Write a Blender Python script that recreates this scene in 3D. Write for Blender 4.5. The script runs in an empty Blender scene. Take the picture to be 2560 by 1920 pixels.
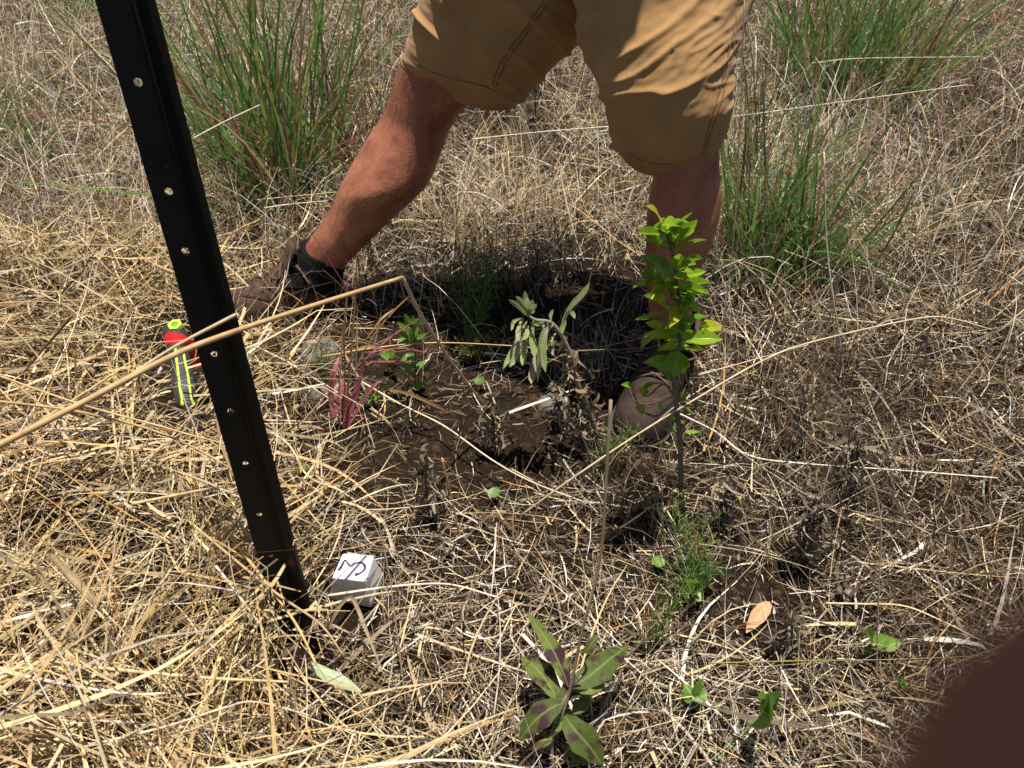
import bpy, math, random
import numpy as np
from mathutils import Vector, Matrix, noise as mnoise

random.seed(7)
rng = np.random.default_rng(11)
scene = bpy.context.scene
COL = scene.collection
R = math.radians

# ---------------------------------------------------------------- camera
W_PX, H_PX, F_PX = 2560.0, 1920.0, 2128.0
PITCH = R(39.0)
CAM = np.array([0.0, 0.0, 1.0])
FWD = np.array([0.0, math.cos(PITCH), -math.sin(PITCH)])
UPV = np.array([0.0, math.sin(PITCH), math.cos(PITCH)])
RGT = np.array([1.0, 0.0, 0.0])
cam_data = bpy.data.cameras.new('camera')
cam_data.sensor_width = 36.0
cam_data.lens = 36.0 * F_PX / W_PX
cam_data.clip_start = 0.004
cam_data.clip_end = 600.0
cam_data.dof.use_dof = True
cam_data.dof.focus_distance = 1.45
cam_data.dof.aperture_fstop = 14.0
cam = bpy.data.objects.new('camera', cam_data)
cam.location = CAM
cam.rotation_euler = (math.pi / 2 - PITCH, 0, 0)
COL.objects.link(cam)
scene.camera = cam

# ---------------------------------------------------------------- sky, sun, exposure
SUN = Vector((0.03, 0.07, 0.99)).normalized()          # direction towards the sun
world = bpy.data.worlds.new('World')
scene.world = world
world.use_nodes = True
wn = world.node_tree.nodes
wl = world.node_tree.links
sky = wn.new('ShaderNodeTexSky')
sky.sky_type = 'NISHITA'
sky.sun_disc = False
sky.sun_elevation = math.asin(SUN.z)
sky.sun_rotation = math.atan2(SUN.x, SUN.y)
wl.new(sky.outputs[0], wn['Background'].inputs[0])
wn['Background'].inputs[1].default_value = 0.05
sd = bpy.data.lights.new('sun', 'SUN')
sd.energy = 5.0
sd.angle = R(0.55)
sd.color = (1.0, 0.935, 0.83)
sun = bpy.data.objects.new('sun', sd)
sun.rotation_euler = (-SUN).to_track_quat('-Z', 'Y').to_euler()
sun.location = (0, 0, 6)
COL.objects.link(sun)
vs = scene.view_settings
vs.view_transform = 'Standard'
vs.look = 'None'
vs.exposure = 0.64
vs.gamma = 1.0
vs.use_curve_mapping = False
scene.render.engine = 'CYCLES'
scene.cycles.max_bounces = 7
scene.cycles.transparent_max_bounces = 6


# ---------------------------------------------------------------- pixel helpers (a pixel gives a direction only)
def ray(px, py):
    return FWD * F_PX + RGT * (px - W_PX / 2) + UPV * (H_PX / 2 - py)


def PZ(px, py, z=0.0):
    d = ray(px, py)
    return CAM + d * ((z - CAM[2]) / d[2])


def PY(px, py, y):
    d = ray(px, py)
    return CAM + d * (y / d[1])


def project(P):
    v = np.asarray(P) - CAM
    dz = v @ FWD
    dz = np.where(dz < 0.05, 0.05, dz)
    return W_PX / 2 + F_PX * (v @ RGT) / dz, H_PX / 2 - F_PX * (v @ UPV) / dz


# ---------------------------------------------------------------- object helpers
def tag(o, label=None, cat=None, group=None, kind=None):
    if label: o['label'] = label
    if cat: o['category'] = cat
    if group: o['group'] = group
    if kind: o['kind'] = kind
    return o


def root_loc(o):
    while o.parent is not None:
        o = o.parent
    return np.array(o.location)


def empty(name, loc, label, cat, group=None):
    o = bpy.data.objects.new(name, None)
    o.empty_display_size = 0.05
    o.location = [float(v) for v in loc]
    COL.objects.link(o)
    return tag(o, label, cat, group)


def make_mesh(name, V, F, mat, cols=None, smooth=True):
    me = bpy.data.meshes.new(name)
    V = np.asarray(V, dtype=np.float64)
    me.from_pydata(V.tolist(), [], F if isinstance(F, list) else F.tolist())
    if smooth:
        me.polygons.foreach_set('use_smooth', np.ones(len(me.polygons), dtype=bool))
    if cols is not None:
        ca = me.color_attributes.new('Col', 'FLOAT_COLOR', 'POINT')
        c = np.ones((len(V), 4), dtype=np.float32)
        c[:, :3] = cols
        ca.data.foreach_set('color', c.ravel())
    if mat: me.materials.append(mat)
    me.update()
    return me


def part(name, V, F, mat, parent=None, origin=None, cols=None, smooth=True):
    """one mesh object from world-space vertices; part of `parent` or top-level"""
    V = np.asarray(V, dtype=np.float64)
    if parent is not None:
        org = root_loc(parent)
    else:
        org = np.asarray(origin if origin is not None else V[0], dtype=np.float64)
    me = make_mesh(name, V - org, F, mat, cols, smooth)
    o = bpy.data.objects.new(name, me)
    COL.objects.link(o)
    if parent is not None:
        o.parent = parent
    else:
        o.location = org
    return o


def place(name, me, M, parent):
    o = bpy.data.objects.new(name, me)
    COL.objects.link(o)
    o.parent = parent
    o.matrix_local = Matrix.Translation(-Vector(root_loc(parent))) @ M
    return o


def merge(parts):
    V, F, n = [], [], 0
    for v, f in parts:
        V.append(np.asarray(v))
        F += [[i + n for i in q] for q in f]
        n += len(v)
    return np.concatenate(V), F


def spline(pts, n):
    """Catmull-Rom through pts (k, d), n samples"""
    P = np.asarray(pts, dtype=float)
    k = len(P)
    if k == 2:
        t = np.linspace(0, 1, n)[:, None]
        return P[0] * (1 - t) + P[1] * t
    E = np.vstack([2 * P[0] - P[1], P, 2 * P[-1] - P[-2]])
    out = []
    for s in np.linspace(0, k - 1 - 1e-9, n):
        i = int(s); t = s - i
        a, b, c, d = E[i], E[i + 1], E[i + 2], E[i + 3]
        out.append(0.5 * (2 * b + (c - a) * t + (2 * a - 5 * b + 4 * c - d) * t * t + (3 * b - a - 3 * c + d) * t ** 3))
    return np.array(out)


def nrm(v):
    v = np.asarray(v, dtype=float)
    return v / (np.linalg.norm(v) + 1e-12)


def tube(pts, radii, n=6, smooth=None, flat=1.0):
    P = np.asarray(pts, dtype=float)
    rad = np.asarray(radii, dtype=float) * np.ones(len(P))
    if smooth:
        Q = spline(np.hstack([P, rad[:, None]]), smooth)
        P, rad = Q[:, :3], np.maximum(Q[:, 3], 1e-5)
    T = np.gradient(P, axis=0)
    V, F = [], []
    ref = np.array([0.0, 0.0, 1.0])
    if abs(nrm(T[0])[2]) > 0.9: ref = np.array([1.0, 0.0, 0.0])
    for i, p in enumerate(P):
        t = nrm(T[i])
        a = nrm(ref - t * (ref @ t)); b = np.cross(t, a); ref = a
        for k in range(n):
            an = 2 * math.pi * k / n
            V.append(p + rad[i] * (math.cos(an) * a * flat + math.sin(an) * b))
    for i in range(len(P) - 1):
        for k in range(n):
            F.append([i * n + k, i * n + (k + 1) % n, (i + 1) * n + (k + 1) % n, (i + 1) * n + k])
    F.append([k for k in range(n)][::-1])
    F.append([(len(P) - 1) * n + k for k in range(n)])
    return np.array(V), F


def loft(rings, nr, ns, disp=None, caps=True):
    """rings: (k, 9) centre, half-axis 1, half-axis 2"""
    Q = spline(np.asarray(rings).reshape(len(rings), 9), nr)
    an = np.linspace(0, 2 * math.pi, ns, endpoint=False)
    c, a, b = Q[:, :3], Q[:, 3:6], Q[:, 6:9]
    V = c[:, None, :] + np.cos(an)[None, :, None] * a[:, None, :] + np.sin(an)[None, :, None] * b[:, None, :]
    if disp is not None:
        N = V - c[:, None, :]
        N /= np.linalg.norm(N, axis=2, keepdims=True) + 1e-9
        D = np.zeros((nr, ns))
        for i in range(nr):
            for k in range(ns):
                D[i, k] = disp(V[i, k], i / (nr - 1), an[k])
        V = V + N * D[:, :, None]
    V = V.reshape(-1, 3)
    F = []
    for i in range(nr - 1):
        for k in range(ns):
            F.append([i * ns + k, i * ns + (k + 1) % ns, (i + 1) * ns + (k + 1) % ns, (i + 1) * ns + k])
    if caps:
        F.append([k for k in range(ns)][::-1])
        F.append([(nr - 1) * ns + k for k in range(ns)])
    return V, F


def px_rings(spec, hd):
    """spec: (xL, yL, xR, yR, Y) outline pixels with world depth Y; hd: half depth relative to half width"""
    L = np.array([PY(s[0], s[1], s[4]) for s in spec])
    Rr = np.array([PY(s[2], s[3], s[4]) for s in spec])
    C = (L + Rr) / 2
    A = (Rr - L) / 2
    T = np.gradient(C, axis=0)
    out = []
    for i in range(len(spec)):
        b = nrm(np.cross(nrm(A[i]), nrm(T[i])))
        h = hd[i] if hasattr(hd, '__len__') else hd
        out.append(np.concatenate([C[i], A[i], b * np.linalg.norm(A[i]) * h]))
    return np.array(out)


# ---------------------------------------------------------------- materials
def new_mat(name):
    m = bpy.data.materials.new(name)
    m.use_nodes = True
    nt = m.node_tree
    b = nt.nodes['Principled BSDF']
    return m, nt, b


def ramp(nt, fac, stops):
    r = nt.nodes.new('ShaderNodeValToRGB')
    el = r.color_ramp.elements
    while len(el) < len(stops): el.new(0.5)
    for e, (p, c) in zip(el, stops):
        e.position = p
        e.color = (*c, 1)
    nt.links.new(fac, r.inputs[0])
    return r.outputs[0]


def tex_noise(nt, scale, detail=4, rough=0.6, vec=None):
    n = nt.nodes.new('ShaderNodeTexNoise')
    n.inputs['Scale'].default_value = scale
    n.inputs['Detail'].default_value = detail
    n.inputs['Roughness'].default_value = rough
    if vec is None:
        g = nt.nodes.new('ShaderNodeNewGeometry')
        vec = g.outputs['Position']
    nt.links.new(vec, n.inputs['Vector'])
    return n.outputs['Fac']


def bump(nt, b, h, strength=0.4, dist=0.004):
    n = nt.nodes.new('ShaderNodeBump')
    n.inputs['Strength'].default_value = strength
    n.inputs['Distance'].default_value = dist
    nt.links.new(h, n.inputs['Height'])
    nt.links.new(n.outputs[0], b.inputs['Normal'])


def mixrgb(nt, fac, a, b, mode='MIX'):
    n = nt.nodes.new('ShaderNodeMix')
    n.data_type = 'RGBA'
    n.blend_type = mode
    for s, v in ((0, fac), (6, a), (7, b)):
        if hasattr(v, 'links'):
            nt.links.new(v, n.inputs[s])
        elif s == 0:
            n.inputs[s].default_value = v
        else:
            n.inputs[s].default_value = (*v, 1)
    return n.outputs[2]


def noise_mat(name, stops, scale, rough=0.7, bs=0.3, bd=0.003, bscale=None, spec=0.5, metal=0.0):
    m, nt, b = new_mat(name)
    f = tex_noise(nt, scale)
    nt.links.new(ramp(nt, f, stops), b.inputs['Base Color'])
    b.inputs['Roughness'].default_value = rough
    b.inputs['Specular IOR Level'].default_value = spec
    b.inputs['Metallic'].default_value = metal
    if bs: bump(nt, b, tex_noise(nt, bscale or scale * 3), bs, bd)
    return m


def add_translucent(m, amount, color_socket=None, color=None):
    nt = m.node_tree
    b = nt.nodes['Principled BSDF']
    t = nt.nodes.new('ShaderNodeBsdfTranslucent')
    if color_socket is not None:
        nt.links.new(color_socket, t.inputs['Color'])
    else:
        t.inputs['Color'].default_value = (*color, 1)
    mx = nt.nodes.new('ShaderNodeMixShader')
    mx.inputs[0].default_value = amount
    nt.links.new(b.outputs[0], mx.inputs[1])
    nt.links.new(t.outputs[0], mx.inputs[2])
    nt.links.new(mx.outputs[0], nt.nodes['Material Output'].inputs[0])


def col_mat(name, rough=0.6, transl=0.25, spec=0.4):
    """strand material: the strand's own colour comes from its vertex colours"""
    m, nt, b = new_mat(name)
    a = nt.nodes.new('ShaderNodeAttribute')
    a.attribute_name = 'Col'
    f = tex_noise(nt, 55, 3)
    c = mixrgb(nt, 1.0, a.outputs['Color'], ramp(nt, f, [(0.3, (0.72, 0.70, 0.66)), (0.7, (1.1, 1.1, 1.1))]), 'MULTIPLY')
    nt.links.new(c, b.inputs['Base Color'])
    b.inputs['Roughness'].default_value = rough
    b.inputs['Specular IOR Level'].default_value = spec
    if transl: add_translucent(m, transl, c)
    return m


def leaf_mat(name, stops, vein, blotch=None, rough=0.32, transl=0.42, tcol=None, spec=0.5):
    """leaf: hue varies per leaf, pale midrib and dark blotches are on the leaf itself"""
    m, nt, b = new_mat(name)
    oi = nt.nodes.new('ShaderNodeObjectInfo')
    base = ramp(nt, oi.outputs['Random'], stops)
    f = tex_noise(nt, 120, 3)
    base = mixrgb(nt, 0.5, base, ramp(nt, f, [(0.3, (0.6, 0.6, 0.5)), (0.7, (1.15, 1.1, 1.0))]), 'MULTIPLY')
    if blotch:
        col, sc, lo, hi = blotch
        g = tex_noise(nt, sc, 3, 0.55)
        base = mixrgb(nt, ramp(nt, g, [(lo, (0, 0, 0)), (hi, (1, 1, 1))]), base, col)
    a = nt.nodes.new('ShaderNodeAttribute')
    a.attribute_name = 'Col'
    base = mixrgb(nt, a.outputs['Fac'], base, vein)
    nt.links.new(base, b.inputs['Base Color'])
    b.inputs['Roughness'].default_value = rough
    b.inputs['Specular IOR Level'].default_value = spec
    add_translucent(m, transl, base if tcol is None else None, tcol)
    return m


M = {}
M['straw'] = col_mat('dry_straw', 0.5, 0.10, 0.4)
M['litter'] = col_mat('dead_litter', 0.75, 0.05, 0.2)
M['green_blade'] = col_mat('green_grass_blade', 0.42, 0.38, 0.4)
M['stem'] = col_mat('dry_stem', 0.6, 0.0, 0.3)
M['flake'] = col_mat('dead_leaf_flake', 0.8, 0.15, 0.2)
M['skin'] = noise_mat('tanned_skin', [(0.3, (0.22, 0.072, 0.038)), (0.5, (0.33, 0.12, 0.067)), (0.72, (0.42, 0.17, 0.10))], 24, 0.5, 0.5, 0.0016, 220, 0.4)
M['skin'].node_tree.nodes['Principled BSDF'].inputs['Subsurface Weight'].default_value = 0.08
M['skin'].node_tree.nodes['Principled BSDF'].inputs['Subsurface Radius'].default_value = (0.01, 0.004, 0.002)
M['sock'] = noise_mat('black_knit', [(0.3, (0.006, 0.006, 0.007)), (0.7, (0.014, 0.014, 0.016))], 300, 0.95, 0.6, 0.002, 500, 0.1)
M['suede'] = noise_mat('brown_suede', [(0.3, (0.045, 0.025, 0.018)), (0.7, (0.10, 0.064, 0.047))], 60, 0.9, 0.5, 0.001, 700, 0.15)
M['leather'] = noise_mat('brown_leather', [(0.3, (0.022, 0.013, 0.010)), (0.7, (0.055, 0.036, 0.028))], 30, 0.8, 0.6, 0.002, 160, 0.15)
M['sole'] = noise_mat('rubber_sole', [(0.3, (0.025, 0.02, 0.017)), (0.7, (0.06, 0.045, 0.035))], 80, 0.85)
M['lace'] = noise_mat('brown_lace', [(0.3, (0.06, 0.03, 0.02)), (0.7, (0.13, 0.07, 0.045))], 300, 0.8)
M['shirt'] = noise_mat('shirt_cloth', [(0.3, (0.12, 0.14, 0.17)), (0.7, (0.17, 0.19, 0.22))], 30, 0.9)
M['hair'] = noise_mat('brown_hair', [(0.3, (0.04, 0.025, 0.015)), (0.7, (0.09, 0.06, 0.035))], 200, 0.6)
M['eye'] = noise_mat('eye_white', [(0.3, (0.7, 0.68, 0.65)), (0.7, (0.75, 0.73, 0.7))], 50, 0.2, 0)
M['lip'] = noise_mat('lip', [(0.3, (0.35, 0.12, 0.1)), (0.7, (0.4, 0.15, 0.12))], 50, 0.5, 0)
M['stitch'] = noise_mat('brown_stitching', [(0.3, (0.15, 0.08, 0.03)), (0.7, (0.22, 0.125, 0.05))], 300, 0.9)
M['white_plastic'] = noise_mat('white_plastic', [(0.3, (0.86, 0.85, 0.86)), (0.7, (0.90, 0.89, 0.90))], 40, 0.4, 0.1, 0.0005)
M['ink'] = noise_mat('marker_ink', [(0.3, (0.012, 0.006, 0.03)), (0.75, (0.05, 0.02, 0.10))], 300, 0.5, 0)
M['black_rubber'] = noise_mat('black_rubber', [(0.3, (0.018, 0.019, 0.021)), (0.62, (0.032, 0.033, 0.036)), (0.75, (0.07, 0.05, 0.035))], 40, 0.6, 0.25, 0.0006, 400)
M['lime'] = noise_mat('lime_rubber', [(0.3, (0.42, 0.72, 0.035)), (0.7, (0.50, 0.80, 0.06))], 60, 0.45, 0.1, 0.0005)
M['lime_shade'] = noise_mat('lime_bore_shade', [(0.3, (0.10, 0.25, 0.02)), (0.7, (0.14, 0.30, 0.03))], 60, 0.5, 0)  # darker lime, the shade of the eyelet hole put into the colour
M['red_tape'] = noise_mat('red_flagging_tape', [(0.3, (0.58, 0.008, 0.016)), (0.7, (0.72, 0.02, 0.03))], 50, 0.3, 0.3, 0.001, 90)
add_translucent(M['red_tape'], 0.3, None, (0.8, 0.02, 0.03))
M['rock'] = noise_mat('grey_rock', [(0.3, (0.07, 0.055, 0.045)), (0.6, (0.14, 0.115, 0.10)), (0.72, (0.42, 0.34, 0.30))], 22, 0.9, 0.6, 0.004, 90)
M['crumb'] = noise_mat('soil_crumb', [(0.3, (0.020, 0.013, 0.008)), (0.7, (0.075, 0.050, 0.033))], 45, 0.95, 0.7, 0.002, 300, 0.1)

# soil with pale fragments of its own
m, nt, b = new_mat('dark_soil')
f = tex_noise(nt, 30, 8, 0.7)
g = tex_noise(nt, 240, 4, 0.6)
c = ramp(nt, f, [(0.3, (0.016, 0.010, 0.006)), (0.55, (0.034, 0.022, 0.014)), (0.75, (0.07, 0.047, 0.03))])
c = mixrgb(nt, ramp(nt, g, [(0.62, (0, 0, 0)), (0.72, (1, 1, 1))]), c, (0.16, 0.12, 0.08))
nt.links.new(c, b.inputs['Base Color'])
b.inputs['Roughness'].default_value = 0.97
b.inputs['Specular IOR Level'].default_value = 0.1
bump(nt, b, tex_noise(nt, 160, 8, 0.75), 1.0, 0.012)
M['soil'] = m

# shorts cloth
m, nt, b = new_mat('tan_cotton')
f = tex_noise(nt, 14, 5, 0.6)
c = ramp(nt, f, [(0.25, (0.29, 0.165, 0.066)), (0.55, (0.37, 0.215, 0.088)), (0.8, (0.43, 0.26, 0.115))])
nt.links.new(c, b.inputs['Base Color'])
b.inputs['Roughness'].default_value = 0.9
b.inputs['Specular IOR Level'].default_value = 0.15
b.inputs['Sheen Weight'].default_value = 0.1
w1 = nt.nodes.new('ShaderNodeTexWave'); w1.inputs['Scale'].default_value = 260; w1.inputs['Distortion'].default_value = 1.5
g0 = nt.nodes.new('ShaderNodeNewGeometry'); nt.links.new(g0.outputs['Position'], w1.inputs['Vector'])
bump(nt, b, w1.outputs['Fac'], 0.12, 0.0008)
M['cotton'] = m

# black painted steel, faintly scuffed, with pale specks painted in as small glints
m, nt, b = new_mat('black_bitumen_steel')
f = tex_noise(nt, 35, 6, 0.7)
g = tex_noise(nt, 420, 2, 0.5)
c = ramp(nt, f, [(0.35, (0.0025, 0.0025, 0.0025)), (0.65, (0.005, 0.0048, 0.0045)), (0.8, (0.014, 0.011, 0.008))])
c = mixrgb(nt, ramp(nt, g, [(0.74, (0, 0, 0)), (0.78, (1, 1, 1))]), c, (0.10, 0.10, 0.10))
nt.links.new(c, b.inputs['Base Color'])
b.inputs['Roughness'].default_value = 0.55
b.inputs['Specular IOR Level'].default_value = 0.2
bump(nt, b, tex_noise(nt, 160), 0.25, 0.001)
M['steel'] = m

M['sapling_leaf'] = leaf_mat('glossy_green_leaf', [(0.0, (0.13, 0.28, 0.012)), (0.45, (0.22, 0.40, 0.016)), (0.85, (0.32, 0.47, 0.02)), (1.0, (0.48, 0.48, 0.025))], (0.34, 0.46, 0.10), ((0.05, 0.07, 0.01), 90, 0.66, 0.74), 0.27, 0.45)
M['wilt_leaf'] = leaf_mat('wilted_sage_leaf', [(0.0, (0.30, 0.38, 0.14)), (0.5, (0.36, 0.44, 0.19)), (0.85, (0.44, 0.48, 0.18)), (1.0, (0.40, 0.34, 0.25))], (0.5, 0.54, 0.3), ((0.34, 0.27, 0.24), 45, 0.52, 0.7), 0.7, 0.45)
M['spot_leaf'] = leaf_mat('spotted_green_leaf', [(0.0, (0.07, 0.095, 0.022)), (0.5, (0.10, 0.14, 0.03)), (1.0, (0.16, 0.20, 0.05))], (0.2, 0.26, 0.08), ((0.05, 0.018, 0.024), 40, 0.50, 0.60), 0.65, 0.28, None, 0.25)
M['weed_leaf'] = leaf_mat('fresh_weed_leaf', [(0.0, (0.10, 0.24, 0.03)), (1.0, (0.20, 0.36, 0.05))], (0.3, 0.42, 0.12), None, 0.45, 0.4)
M['orange_leaf'] = leaf_mat('fallen_orange_leaf', [(0.0, (0.52, 0.24, 0.10)), (1.0, (0.55, 0.27, 0.12))], (0.6, 0.36, 0.2), ((0.30, 0.10, 0.03), 70, 0.55, 0.7), 0.6, 0.1)
M['sheath'] = leaf_mat('pale_green_sheath', [(0.0, (0.45, 0.52, 0.35)), (1.0, (0.5, 0.56, 0.38))], (0.2, 0.5, 0.42), None, 0.4, 0.2)
M['bark'] = noise_mat('sapling_bark', [(0.3, (0.10, 0.08, 0.06)), (0.7, (0.22, 0.18, 0.14))], 90, 0.85)
M['hairy_stem'] = noise_mat('hairy_stem', [(0.3, (0.16, 0.14, 0.10)), (0.7, (0.30, 0.27, 0.2))], 120, 0.9)

C_GOLD = (0.55, 0.395, 0.19); C_PALE = (0.66, 0.53, 0.325); C_WHITE = (0.74, 0.65, 0.56)
C_GREYB = (0.30, 0.235, 0.165); C_BROWN = (0.17, 0.115, 0.07); C_DARK = (0.06, 0.045, 0.03)
C_ORNG = (0.50, 0.27, 0.09); C_PINK = (0.34, 0.06, 0.09); C_PURP = (0.27, 0.055, 0.11)


# ---------------------------------------------------------------- ground
def gh(x, y):
    """height of the soil"""
    x = np.asarray(x, dtype=float); y = np.asarray(y, dtype=float)
    h = 0.010 * np.sin(3.1 * x + 1.3) * np.cos(2.7 * y + 0.4) + 0.006 * np.sin(7.3 * x - 2.1 * y) + 0.004 * np.sin(11 * y + 5 * x)
    h = h + 0.0035 * np.sin(31 * x + 9 * y) * np.sin(27 * y - 11 * x) + 0.0022 * np.sin(63 * x - 20 * y) * np.sin(57 * y + 31 * x)
    h = h - 0.035 * np.exp(-((x - 0.06) / 0.22) ** 2 - ((y - 1.38) / 0.16) ** 2)      # dug hollow between the feet
    h = h + 0.03 * np.clip((y - 2.2) / 4, 0, 1)
    return h


def grid_axis(lo, hi, step, far):
    inner = np.arange(lo, hi + step / 2, step)
    out = [step]
    while sum(out) < far: out.append(out[-1] * 1.28)
    cum = np.cumsum(out)
    return np.concatenate([lo - cum[::-1], inner, inner[-1] + cum])


gx = grid_axis(-1.9, 1.9, 0.018, 260)
gy = grid_axis(0.15, 3.4, 0.018, 260)
X, Y = np.meshgrid(gx, gy)
near = np.exp(-(np.clip(np.hypot(X, Y - 1.5) - 4, 0, None) / 4) ** 2)
V = np.stack([X.ravel(), Y.ravel(), (gh(X, Y) * near).ravel()], 1)
nx, ny = len(gx), len(gy)
ii = (np.arange(ny - 1)[:, None] * nx + np.arange(nx - 1)[None, :]).ravel()
F = np.stack([ii, ii + 1, ii + nx + 1, ii + nx], 1)
ground = part('ground', V, F, M['soil'], origin=(0, 0, 0))
tag(ground, 'dark brown crumbly soil under the dry grass', 'ground', kind='structure')


def gz(p, dz=0.0):
    p = np.array(p, dtype=float)
    p[2] = float(gh(p[0], p[1])) + dz
    return p


def ground_px(px, py, dz=0.0):
    p = PZ(px, py, dz)
    for _ in range(4):
        p = PZ(px, py, float(gh(p[0], p[1])) + dz)
    return p


KEEP = []          # places that loose straw must not bury: (x, y, radius)


# ---------------------------------------------------------------- strands (grass, straw, litter): vectorised ribbons
def strands(rootp, az, pitch, L, w, col, segs=3, bend=0.0, turn=0.0, twist=None, taper=0.85, floor=0.002, kink=None, tipcol=None, clear=False):
    n = len(rootp)
    one = np.ones(n)
    az, pitch, L, w, bend, turn = [np.asarray(v) * one for v in (az, pitch, L, w, bend, turn)]
    if twist is None: twist = rng.uniform(-1.2, 1.2, n)
    p = np.array(rootp, dtype=float)
    Vs = np.zeros((n, segs + 1, 2, 3))
    for s in range(segs + 1):
        t = s / segs
        a = az + turn * t
        pi_ = pitch + bend * t * t
        if kink is not None:
            pi_ = np.where(t > kink[0], pi_ + kink[1], pi_)
            a = np.where(t > kink[0], a + kink[2], a)
        d = np.stack([np.cos(a) * np.cos(pi_), np.sin(a) * np.cos(pi_), np.sin(pi_)], 1)
        h = np.stack([-np.sin(a), np.cos(a), np.zeros(n)], 1)
        v = np.cross(h, d)
        side = h * np.cos(twist)[:, None] + v * np.sin(twist)[:, None]
        ww = (w * (1 - taper * t ** 2) * 0.5)[:, None]
        g = gh(p[:, 0], p[:, 1]) + floor
        p[:, 2] = np.maximum(p[:, 2], g)
        Vs[:, s, 0] = p - side * ww
        Vs[:, s, 1] = p + side * ww
        p = p + d * (L / segs)[:, None]
    col = np.asarray(col) * np.ones((n, 3))
    if clear:
        mid = Vs.mean(2)
        bad = np.zeros(n, dtype=bool)
        for kx, ky, kr in KEEP:
            bad |= (np.hypot(mid[:, :, 0] - kx, mid[:, :, 1] - ky) < kr).any(1)
        good = ~bad | (rng.random(n) < 0.04)
        pm = mid[:, mid.shape[1] // 2]
        ux, uy = project(pm)
        good &= rng.random(n) > np.clip(bare(ux, uy) * .98, 0, .93) * clear
        Vs, col, n = Vs[good], col[good], int(good.sum())
    C = np.repeat(col[:, None, :], (segs + 1) * 2, axis=1).reshape(n, segs + 1, 2, 3).copy()
    if tipcol is not None:
        tt = np.linspace(0, 1, segs + 1)[None, :, None, None] ** 2
        C = C * (1 - tt) + np.asarray(tipcol)[:, None, None, :] * tt
    base = (np.arange(n) * (segs + 1) * 2)[:, None]
    k = np.arange(segs)[None, :] * 2
    q = base + k
    Fq = np.stack([q, q + 1, q + 3, q + 2], -1).reshape(-1, 4)
    return Vs.reshape(-1, 3), Fq, C.reshape(-1, 3)


def bulk(name, blocks, mat, parent=None, origin=(0, 0, 0)):
    """big mesh from quad blocks, written with foreach_set"""
    V = np.concatenate([b[0] for b in blocks]); C = np.concatenate([b[2] for b in blocks])
    n = 0; Fs = []
    for b in blocks:
        Fs.append(b[1] + n); n += len(b[0])
    F = np.concatenate(Fs)
    org = root_loc(parent) if parent is not None else np.array(origin, dtype=float)
    me = bpy.data.meshes.new(name)
    me.vertices.add(len(V)); me.loops.add(F.size); me.polygons.add(len(F))
    me.vertices.foreach_set('co', (V - org).astype(np.float32).ravel())
    me.loops.foreach_set('vertex_index', F.astype(np.int32).ravel())
    me.polygons.foreach_set('loop_start', np.arange(0, F.size, 4, dtype=np.int32))
    me.polygons.foreach_set('loop_total', np.full(len(F), 4, dtype=np.int32))
    me.polygons.foreach_set('use_smooth', np.ones(len(F), dtype=bool))
    ca = me.color_attributes.new('Col', 'FLOAT_COLOR', 'POINT')
    c = np.ones((len(V), 4), dtype=np.float32); c[:, :3] = C
    ca.data.foreach_set('color', c.ravel())
    me.materials.append(mat)
    me.update(calc_edges=True)
    me.validate()
    o = bpy.data.objects.new(name, me)
    COL.objects.link(o)
    if parent is not None: o.parent = parent
    else: o.location = org
    return o


def pick(cols, weights, n, jitter=0.22):
    w = np.asarray(weights, dtype=float); w /= w.sum()
    k = rng.choice(len(cols), n, p=w)
    c = np.asarray(cols)[k]
    return np.clip(c * rng.uniform(1 - jitter, 1 + jitter, (n, 1)) * rng.uniform(0.94, 1.06, (n, 3)), 0.004, 0.8)


def gauss(px, py, *blobs):
    s = np.zeros_like(px)
    for cx, cy, sx, sy, a in blobs:
        s = np.maximum(s, a * np.exp(-((px - cx) / sx) ** 2 - ((py - cy) / sy) ** 2))
    return s


def sample_ground(n, power=1.6, margin=0.35):
    """random ground points over the seen wedge and a margin around it, denser towards the viewer"""
    out = []
    got = 0
    while got < n:
        k = int(n * 1.5)
        u = rng.random(k)
        y0, y1 = 0.30, 5.2
        e = 2 - power
        y = (y0 ** e + u * (y1 ** e - y0 ** e)) ** (1 / e)
        half = 0.62 * np.hypot(y * 0.9, 0.75) + margin
        x = rng.uniform(-1, 1, k) * 3.6
        ok = np.abs(x) < half
        # keep the density per area smooth in x
        out.append(np.stack([x[ok], y[ok]], 1)); got += ok.sum()
    return np.concatenate(out)[:n]




def keep_out(P, extra=0.0):
    ok = np.ones(len(P), dtype=bool)
    for x, y, r in KEEP:
        ok &= np.hypot(P[:, 0] - x, P[:, 1] - y) > r + extra
    return ok


R_FOOT = [PZ(1600, 1060, 0), PZ(1640, 960, 0), PZ(1665, 890, 0)]
L_FOOT = [PZ(620, 790, 0), PZ(720, 775, 0), PZ(810, 750, 0)]
for p in R_FOOT: KEEP.append((p[0], p[1], 0.05))
for p in L_FOOT[1:]: KEEP.append((p[0], p[1], 0.035))
KEEP.append((-0.275, 0.665, 0.014))
p = PZ(880, 1455, 0.03); KEEP.append((p[0], p[1], 0.032)); KEEP.append((p[0] + .005, p[1] - .035, 0.02))
for q in ((440, 850), (455, 920), (470, 1000)):
    p = PZ(*q, 0.05); KEEP.append((p[0], p[1], 0.045))
p = PZ(500, 930, 0.02); KEEP.append((p[0], p[1], 0.035))


def bare(px, py):
    """where bare soil shows"""
    return gauss(px, py, (1180, 1130, 300, 120, 1.0), (1380, 1010, 220, 120, .9), (1890, 1490, 150, 100, .8), (1000, 840, 160, 80, .8), (1320, 780, 300, 100, .9), (1010, 940, 150, 70, .85), (1250, 285, 120, 50, .7))


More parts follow.
